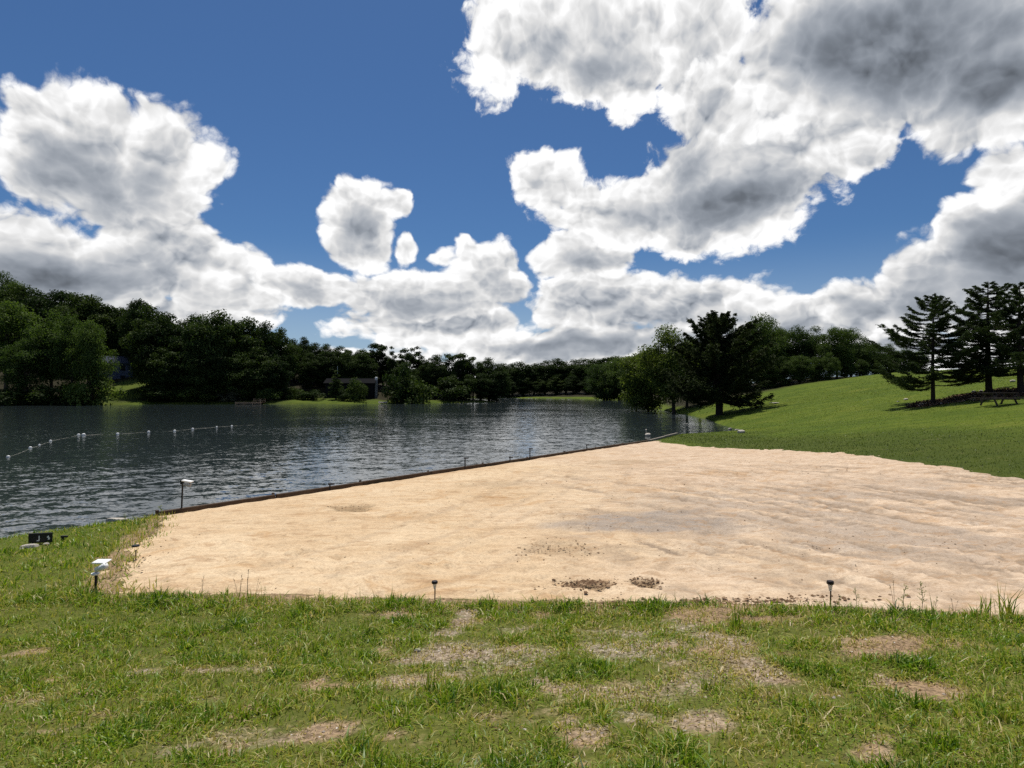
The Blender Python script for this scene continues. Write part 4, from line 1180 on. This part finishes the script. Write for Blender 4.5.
# boat on the shore
x, d = (383 - 512) / F * 157, 157
r = tag(empty('rowboat', (x, d, zg(x, d) + .02), math.radians(8)), 'small pale boat drawn up on the shore below the cabin chimney', 'boat')
def boat():
    L = 2.2; ring = []
    bm = bmesh.new()
    for k in range(13):
        t_ = k / 12; xx = (t_ - .5) * L
        w = .46 * (1 - max(0, (t_ - .45) / .55) ** 2.4) * (.86 + .14 * min(1, t_ / .3)) + .015
        zt = .42 + .10 * (2 * t_ - .9) ** 2
        ring.append([bm.verts.new(p) for p in ((xx, -w, zt), (xx, -w * .78, .14), (xx, 0, .03 + .12 * max(0, t_ - .75)), (xx, w * .78, .14), (xx, w, zt))])
    for a, b in zip(ring, ring[1:]):
        for j in range(4): bm.faces.new((a[j], a[j + 1], b[j + 1], b[j]))
    bm.faces.new(ring[0]); bmesh.ops.solidify(bm, geom=bm.faces[:], thickness=.03)
    me = bpy.data.meshes.new('hull'); bm.to_mesh(me); bm.free(); return me
link('hull', boat(), M_BOAT, r)
for xx in (-.45, .25): MB().box((xx, 0, .33), (.2, .74, .03)).build('thwart', M_BOAT, r)
#PART4

# ------------------------------------------------------------------ grass, standing as real blades
def grassmat(name, stops, trans=.42, gloss=.05):
    m, t, out = material(name)
    g = t.n('ShaderNodeNewGeometry')
    P = t.n('ShaderNodeTexCoord').outputs['Object']
    f = t.m('ADD', t.m('MULTIPLY', g.outputs['Random Per Island'], .55), t.m('MULTIPLY', t.m('ADD', t.noise(P, .8, 4, .6), t.m('MULTIPLY', t.attr('dry'), .55)), .62))
    c = t.ramp(f, stops)
    d = t.n('ShaderNodeBsdfDiffuse'); t.put(d.inputs[0], c)
    tr = t.n('ShaderNodeBsdfTranslucent'); t.put(tr.inputs[0], t.mix(1.0, c, (1.15, 1.2, .6), 'MULTIPLY'))
    gl = t.n('ShaderNodeBsdfGlossy'); t.put(gl.inputs[0], (1, 1, 1)); t.put(gl.inputs['Roughness'], .45)
    a = t.n('ShaderNodeMixShader'); t.put(a.inputs[0], trans); t.links.new(d.outputs[0], a.inputs[1]); t.links.new(tr.outputs[0], a.inputs[2])
    b = t.n('ShaderNodeMixShader'); t.put(b.inputs[0], gloss); t.links.new(a.outputs[0], b.inputs[1]); t.links.new(gl.outputs[0], b.inputs[2])
    t.links.new(b.outputs[0], out.inputs['Surface'])
    return m
G_NEAR = grassmat('grass_blades', [(.16, (.018, .056, .004)), (.36, (.090, .185, .009)), (.60, (.225, .315, .020)), (.78, (.34, .31, .065)), (.94, (.50, .40, .19))], gloss=.02)
G_FAR = grassmat('hill_grass_blades', [(.0, (.022, .034, .007)), (.2, (.040, .062, .008)), (.5, (.096, .136, .011)), (.8, (.165, .190, .025))], gloss=.02)

def blades(name, x, y, h, w, dry, mat, lean=.5, rng=RNG, label=None, z=None, parent=None):
    n = len(x)
    z = zland(x, y) if z is None else z
    p = np.stack([x, y, z - .008], 1)
    yaw = rng.random(n) * 2 * math.pi
    side = np.stack([np.cos(yaw), np.sin(yaw), np.zeros(n)], 1)
    ly = rng.random(n) * 2 * math.pi
    la = np.abs(rng.normal(size=n)) * lean
    ld = np.stack([np.cos(ly), np.sin(ly), np.zeros(n)], 1) * (la * h)[:, None]
    up = np.array([0, 0, 1.0]) * h[:, None]
    W = side * (w * .5)[:, None]
    m1 = p + up * .55 + ld * .38
    tip = p + up * np.clip(1.02 - .32 * la, .25, 1)[:, None] + ld
    v = np.stack([p - W, p + W, m1 - W * .72, m1 + W * .72, tip], 1).reshape(-1, 3)
    i = np.arange(n)[:, None] * 5
    f = np.concatenate([i + np.array([[0, 1, 3]]), i + np.array([[0, 3, 2]]), i + np.array([[2, 3, 4]])], 0)
    me = npmesh(name, v, f)
    a = me.attributes.new('dry', 'FLOAT', 'POINT'); a.data.foreach_set('value', np.repeat(dry, 5).astype(np.float32))
    return tag(link(name, me, mat, parent), kind='stuff')

def near_grass():
    rng = np.random.default_rng(5)
    X = []; Y = []; S = []
    for (y0, y1, dens, big) in ((1.5, 3.6, 5200, .85), (3.6, 5.6, 3600, 1.0), (5.6, 8.2, 2600, 1.15)):
        x1 = y1 * .92 + 3.6
        n = int((y1 - y0) * 2 * x1 * dens)
        x = rng.uniform(-x1, x1, n); y = rng.uniform(y0, y1, n)
        k = (np.abs(x) < y * .92 + .9) | ((np.abs(x) < y * .92 + 3.6) & (rng.random(n) < .55))
        X.append(x[k]); Y.append(y[k]); S.append(np.full(k.sum(), big))
    # left bank beyond, down to the lake
    n = 42000
    x = rng.uniform(-15, -4.2, n); y = rng.uniform(7.5, 14.6, n); X.append(x); Y.append(y); S.append(np.full(n, 1.5))
    x = np.concatenate(X); y = np.concatenate(Y); s_ = np.concatenate(S)
    sd = sand_d(x, y); D = lake_d(x, y)
    b, g = bare_at(x, y)
    cl = fbm(x / .24, y / .24, 61, 3); bg = fbm(x / 1.4, y / 1.4, 62, 3); sp = fbm(x / .11, y / .11, 63, 2)
    edge = np.exp(-((-sd - .22) / .25) ** 2) * (y < 9)                    # rank fringe along the sand
    keepp = (1 - .86 * np.clip(b * 1.0, 0, 1)) * (.30 + 1.0 * sstep(.38, .60, cl)) * (.62 + .55 * sstep(.3, .6, bg))
    tuft = sstep(.60, .68, fbm(x / .22, y / .22, 65, 2))
    keepp = np.maximum(keepp, tuft * .75)
    keepp = np.where(sp > .72, keepp * .4, keepp) + edge * .25 * (b < .5)
    rim = sstep(.05, .6, -sd + (fbm(x / .5, y / .5, 64, 3) - .5) * .9)
    keepp = keepp * np.where((y > 8.0) & (x < -4.5), rim ** 1.5, sstep(-.02, .12, -sd + (cl - .5) * .25))
    k = (rng.random(len(x)) < keepp) & (D > .12)
    x, y, s_, b, cl, bg, edge, sd = (q[k] for q in (x, y, s_, b, cl, bg, edge, sd))
    n = len(x)
    tall = sstep(.52, .72, cl) * (1 - b)
    h = (.036 + .046 * rng.random(n) + .065 * tall * rng.random(n) + .085 * np.clip(edge, 0, 1) * rng.random(n) ** 2 * (b < .4)) * (1 - .45 * b)
    h = h * np.where(rng.random(n) < .012, 1.8, 1.0) * s_ ** .35
    w = (.0055 + .0055 * rng.random(n)) * s_ * (1 + .45 * tall)
    dry = np.clip(b * 1.3 + (bg < .40) * .22 + (rng.random(n) < .09) * .9 - .35 * tall - .25 * edge, -.4, 1.4)
    blades('lawn_grass', x, y, h, w, dry, G_NEAR, 1.05, rng)
    n = 9000
    y = rng.uniform(7.6, 14.4, n); x = rng.uniform(-8.4, -4.4, n)
    sd = sand_d(x, y) + (fbm(x / .5, y / .5, 66, 3) - .5) * .8
    k = (np.abs(sd + .15) < .55 * rng.random(n)) & (lake_d(x, y) > .2)
    x, y = x[k], y[k]; n = len(x)
    blades('bank_weeds', x, y, .06 + .13 * rng.random(n) ** 1.5, .010 + .008 * rng.random(n), np.where(rng.random(n) < .6, .75, -.1), G_NEAR, .9, rng)
    # clover and other broad low leaves among the grass
    n = 26000
    y = rng.uniform(1.6, 7.6, n); x = rng.uniform(-1, 1, n) * (y * .92 + .8)
    c2 = fbm(x / .5, y / .5, 71, 3); b, g = bare_at(x, y)
    k = (rng.random(n) < sstep(.50, .64, c2) * (1 - b)) & (sand_d(x, y) < -.1)
    x, y = x[k], y[k]
    c = np.stack([x, y, zland(x, y) + rng.uniform(.012, .05, len(x))], 1)
    nr = unit(np.array([0, 0, 1.0]) + rng.normal(size=c.shape) * .4)
    me = leaf_mesh('clover', c, nr, rng.uniform(.012, .024, len(x)), .75, rng)
    tag(link('clover', me, G_NEAR), kind='stuff')
near_grass()

def far_grass():
    rng = np.random.default_rng(6)
    n = 330000
    y = 12 + 83 * rng.random(n) ** 1.6; x = rng.uniform(5, 75, n)
    sd = sand_d(x, y); D = lake_d(x, y)
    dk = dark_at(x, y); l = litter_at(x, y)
    k = (sd < .35 * rng.random(n) ** 2) & (D > .25) & (x < y * .90 + 2) & (rng.random(len(x)) < 1 - sstep(55, 95, y)) & (l < .3 + .5 * rng.random(n)) & (rng.random(n) < .55 + .45 * dk)
    x, y, dk, sd = x[k], y[k], dk[k], sd[k]
    n = len(x); sc = np.clip(y / 22, .8, 3.2)
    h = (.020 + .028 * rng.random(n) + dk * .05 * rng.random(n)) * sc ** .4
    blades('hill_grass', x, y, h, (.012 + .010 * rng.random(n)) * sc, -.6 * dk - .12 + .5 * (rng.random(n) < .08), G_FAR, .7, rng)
far_grass()

def pebbles():
    rng = np.random.default_rng(8)
    n = 45000
    y = rng.uniform(1.8, 8.4, n); x = rng.uniform(-1, 1, n) * (y * .9 + .8)
    b, g = bare_at(x, y)
    k = (rng.random(n) < np.clip(b - .2, 0, 1) * (.15 + .85 * g)) & (sand_d(x, y) < 0)
    x, y, g = x[k], y[k], g[k]; n = len(x)
    r = .003 + .011 * rng.random(n) ** 2.4
    base = np.array([[1, 0, 0], [.3, .9, 0], [-.8, .6, 0], [-.8, -.6, 0], [.3, -.9, 0], [0, 0, .75], [.1, .1, -.5]])
    fc = np.array([[0, 1, 5], [1, 2, 5], [2, 3, 5], [3, 4, 5], [4, 0, 5]])
    th = rng.random(n) * 6.28
    R = np.stack([np.stack([np.cos(th), -np.sin(th), 0 * th], 1), np.stack([np.sin(th), np.cos(th), 0 * th], 1), np.stack([0 * th, 0 * th, 1 + 0 * th], 1)], 1)
    sh = base[None] * rng.uniform(.65, 1.25, (n, 7, 1)) * np.array([1, 1, .8])
    v = np.einsum('nij,nkj->nki', R, sh) * r[:, None, None] + np.stack([x, y, zland(x, y) + r * .05], 1)[:, None]
    f = (np.arange(n)[:, None, None] * 7 + fc[None]).reshape(-1, 3)
    m, t, out = material('gravel_stones')
    gm = t.n('ShaderNodeNewGeometry').outputs['Random Per Island']
    principled(t, out, t.ramp(gm, [(0, (.12, .10, .085)), (.5, (.30, .26, .22)), (1, (.58, .53, .47))]), .9, None, .2)
    tag(link('gravel', npmesh('gravel', v.reshape(-1, 3), f), m), kind='stuff')
    # crumbs of dark soil thrown up on the sand and along its near rim
    rng2 = np.random.default_rng(88); xs_ = []; ys_ = []; rs_ = []
    for px, py, rx, ry, cnt, rr in ((583, 584, 36, 6, 420, .020), (645, 583, 18, 5, 170, .018), (690, 602, 130, 4, 900, .020), (560, 602, 60, 3, 160, .018), (560, 548, 45, 9, 150, .016), (590, 522, 30, 9, 90, .016),
                                    (830, 540, 60, 12, 60, .013), (940, 545, 70, 14, 80, .013), (350, 508, 26, 4, 90, .014), (770, 470, 150, 12, 120, .02), (480, 480, 110, 12, 100, .018),
                                    (512, 530, 420, 60, 900, .013), (140, 560, 20, 20, 120, .016), (405, 602, 60, 3, 90, .016)):
        a_ = rng2.normal(size=(cnt, 2)) * .55
        x0, y0 = G(px, py); _, ya = G(px, py - ry); _, yb = G(px, py + ry)
        xs_.append(x0 + a_[:, 0] * rx * y0 / F); ys_.append(y0 + a_[:, 1] * (ya - yb) / 2); rs_.append(rr * (.35 + rng2.random(cnt) ** 2 * 1.2))
    x, y, r = np.concatenate(xs_), np.concatenate(ys_), np.concatenate(rs_); n = len(x)
    sh = base[None] * rng2.uniform(.6, 1.3, (n, 7, 1)) * np.array([1, 1, .75])
    zc = np.where(sand_d(x, y) > .1, sand_z(x, y) + .012, zland(x, y))
    v = sh * r[:, None, None] + np.stack([x, y, zc], 1)[:, None]
    f = (np.arange(n)[:, None, None] * 7 + fc[None]).reshape(-1, 3)
    m, t, out = material('soil_crumbs')
    gm = t.n('ShaderNodeNewGeometry').outputs['Random Per Island']
    principled(t, out, t.ramp(gm, [(0, (.05, .03, .018)), (.7, (.15, .09, .05)), (1, (.30, .21, .13))]), .95, None, .1)
    tag(link('soil_crumbs', npmesh('soil_crumbs', v.reshape(-1, 3), f), m), kind='stuff')
    # dead stalks and straw lying in the thin places
    n = 42000
    y = rng.uniform(1.7, 8.3, n); x = rng.uniform(-1, 1, n) * (y * .92 + .9)
    b, g = bare_at(x, y); c3 = fbm(x / .6, y / .6, 81, 3)
    k = (rng.random(n) < .07 + .40 * np.clip(b, 0, 1) + .35 * sstep(.5, .65, c3)) & (sand_d(x, y) < .02)
    x, y = x[k], y[k]; n = len(x)
    c = np.stack([x, y, zland(x, y) + rng.uniform(.004, .03, n)], 1)
    me = leaf_mesh('straw', c, unit(np.array([0, 0, 1.0]) + rng.normal(size=(n, 3)) * .25), rng.uniform(.015, .05, n), .085, rng)
    m, t, out = material('dead_straw')
    gm = t.n('ShaderNodeNewGeometry').outputs['Random Per Island']
    principled(t, out, t.ramp(gm, [(0, (.17, .12, .07)), (.45, (.34, .26, .15)), (1, (.58, .49, .33))]), .9, None, .1)
    tag(link('straw', me, m), kind='stuff')
    # litter under the pines: cones, bark and small stones
    n = 5200
    P0 = np.array(PINE_XY)[rng.integers(0, 3, n)]
    x = P0[:, 0] + rng.normal(size=n) * 1.7; y = P0[:, 1] + rng.normal(size=n) * 1.5
    k = litter_at(x, y) > .2 + .7 * rng.random(n)
    x, y = x[k], y[k]; n = len(x)
    c = np.stack([x, y, zland(x, y) + rng.uniform(.01, .06, n)], 1)
    me = leaf_mesh('leaf_litter', c, unit(np.array([0, 0, 1.0]) + rng.normal(size=(n, 3)) * .6), rng.uniform(.08, .26, n), .5, rng)
    m, t, out = material('leaf_litter')
    gm = t.n('ShaderNodeNewGeometry').outputs['Random Per Island']
    principled(t, out, t.ramp(gm, [(0, (.03, .02, .013)), (.6, (.13, .075, .045)), (.93, (.22, .15, .10)), (1, (.45, .40, .34))]), .9, None, .1)
    tag(link('leaf_litter', me, m), kind='stuff')
pebbles()

# ------------------------------------------------------------------ weeds with stalks, each a plant of its own
M_STALK = simple('weed_stalk_green', (.085, .105, .035), .8, .2, 10)
M_STALKD = simple('dry_weed_stalk', (.20, .15, .085), .85, .2, 10)
def weed_protos():
    out = []
    for k in range(3):        # leafy, branching
        rng = np.random.default_rng(300 + k); parts = []; h = .26
        st = np.array([[0, 0, -.02], [.01, 0, h * .4], [.015 * rng.normal(), .01, h * .75], [.02 * rng.normal(), .02, h]])
        parts.append(tube_np(st, [.003, .0025, .002, .001], 5))
        cen = []; al = []
        for j in range(16):
            q = .15 + .85 * j / 16; p = np.array([np.interp(q * h, st[:, 2], st[:, i]) for i in (0, 1)] + [q * h])
            d = unit(np.array([rng.normal(), rng.normal(), .7]))
            L = .055 * (1.15 - q * .7)
            parts.append(tube_np([p, p + d * L], [.0014, .0007], 4))
            for s2 in (.5, .8, 1.05): cen.append(p + d * L * s2 + rng.normal(size=3) * .004); al.append(d)
        cen = np.array(cen); al = np.array(al)
        lv = leaf_mesh('leaves', cen, unit(rng.normal(size=cen.shape) + [0, 0, .6]), np.full(len(cen), .024), .30, rng, al)
        V, Fc = join(parts); s_ = npmesh('stalk', V, Fc)
        lv.materials.append(G_NEAR); s_.materials.append(M_STALK); out.append((s_, lv, 'leaves'))
    for k in range(3):        # thin seed stalks
        rng = np.random.default_rng(330 + k); parts = []; cen = []; al = []
        for j in range(2 + k % 2):
            h = .25 * rng.uniform(.75, 1.1); a = rng.normal(size=2) * .05
            st = np.array([[a[0] * .2, a[1] * .2, -.02], [a[0] * .5, a[1] * .5, h * .5], [a[0], a[1], h]])
            parts.append(tube_np(st, [.0022, .0018, .001], 5))
            for q in range(7):
                cen.append(st[2] - (st[2] - st[1]) * .05 * q + rng.normal(size=3) * .003); al.append(unit(np.array([rng.normal() * .5, rng.normal() * .5, 1.0])))
        cen = np.array(cen); al = np.array(al)
        lv = leaf_mesh('seed_head', cen, unit(rng.normal(size=cen.shape)), np.full(len(cen), .016), .45, rng, al)
        V, Fc = join(parts); s_ = npmesh('stalk', V, Fc)
        lv.materials.append(M_STALKD); s_.materials.append(M_STALKD); out.append((s_, lv, 'seed_head'))
    for k in range(2):        # coarse grass clump
        rng = np.random.default_rng(350 + k); n = 26
        x = rng.normal(size=n) * .03; y = rng.normal(size=n) * .03
        o = blades('blades', x, y, .16 + .16 * rng.random(n), .009 + .004 * rng.random(n), np.full(n, -.1), G_NEAR, .6, rng, None, np.zeros(n))
        me = o.data; bpy.data.objects.remove(o); out.append((me, None, 'blades'))
    return out
WP = weed_protos()
def weed(px, py, k, s_, label, group='weeds on the grass edge of the sand'):
    x, y = G(px, py)
    z = zg(x, y)
    st, lv, nm = WP[k]
    if lv is None:
        o = bpy.data.objects.new('grass_clump', st); C.objects.link(o); o.location = (x, y, z); o.rotation_euler = (0, 0, random.random() * 6); o.scale = (s_,) * 3
        return tag(o, label, 'grass clump', 'coarse grass clumps along the sand')
    r = tag(empty('weed', (x, y, z), random.random() * 6), label, 'weed', group)
    r.scale = (s_,) * 3
    link('stalk', st, None, r); link(nm, lv, None, r)
    return r
weed(920, 608, 0, 1.05, 'tallest leafy weed on the right grass edge of the sand')
weed(902, 607, 1, .95, 'leafy weed just left of the tallest one on the right grass edge')
weed(893, 606, 3, 1.1, 'thin seed stalk between the two leafy weeds and the right stake light')
weed(855, 605, 2, .75, 'small leafy weed second to the right of the right stake light')
weed(838, 606, 1, .5, 'smallest leafy weed at the foot of the right stake light')
weed(934, 610, 2, .6, 'short leafy weed right of the tallest one')
weed(952, 611, 4, .6, 'short seed stalk farthest right among the weeds on the grass edge')
weed(203, 594, 3, .95, 'pair of thin seed stalks leftmost on the grass edge before the sand')
weed(240, 595, 4, 1.05, 'thin seed stalks left of the tallest ones before the sand')
weed(248, 595, 5, 1.2, 'tallest thin seed stalks on the left grass edge before the sand')
weed(256, 596, 3, .8, 'thin seed stalks right of the tallest ones before the sand')
weed(266, 597, 0, .55, 'leafy weed right of the thin seed stalks on the left grass edge')
weed(320, 598, 2, .5, 'leafy weed between the seed stalks and the middle stake light')
weed(660, 601, 1, .4, 'lone small weed on the bare rim between the two stake lights')
weed(705, 602, 2, .45, 'small weed in the bare dirt left of the right stake light')
weed(1003, 616, 6, 1.25, 'tallest coarse grass clump at the far right of the sand edge')
weed(985, 615, 7, .95, 'coarse grass clump left of the tallest one at the right border')
weed(735, 628, 6, .85, 'dark green coarse grass clump in the dirt below the right stake light')
weed(430, 690, 7, .75, 'upright dark grass clump in the bare middle of the near lawn')
weed(640, 735, 6, .55, 'coarse grass clump low in the middle of the near lawn')
weed(705, 690, 7, .6, 'coarse grass clump among the gravel right of the middle of the lawn')
for i, (px, py, s_) in enumerate([(158, 535, 1.4), (150, 545, 1.2), (163, 524, 1.5), (140, 533, 1.2), (126, 528, 1.1)]):
    weed(px, py, [0, 2, 1, 0, 2][i], s_, ['leafy weed in the middle of the clump left of the near corner of the sand', 'lower leafy weed by the small black stake light', 'tallest leafy weed beside the near corner of the timbers',
         'leafy weed left of the middle of that corner clump', 'leafy weed farthest left on the grassy point at the water'][i], 'weeds at the near corner of the sand')
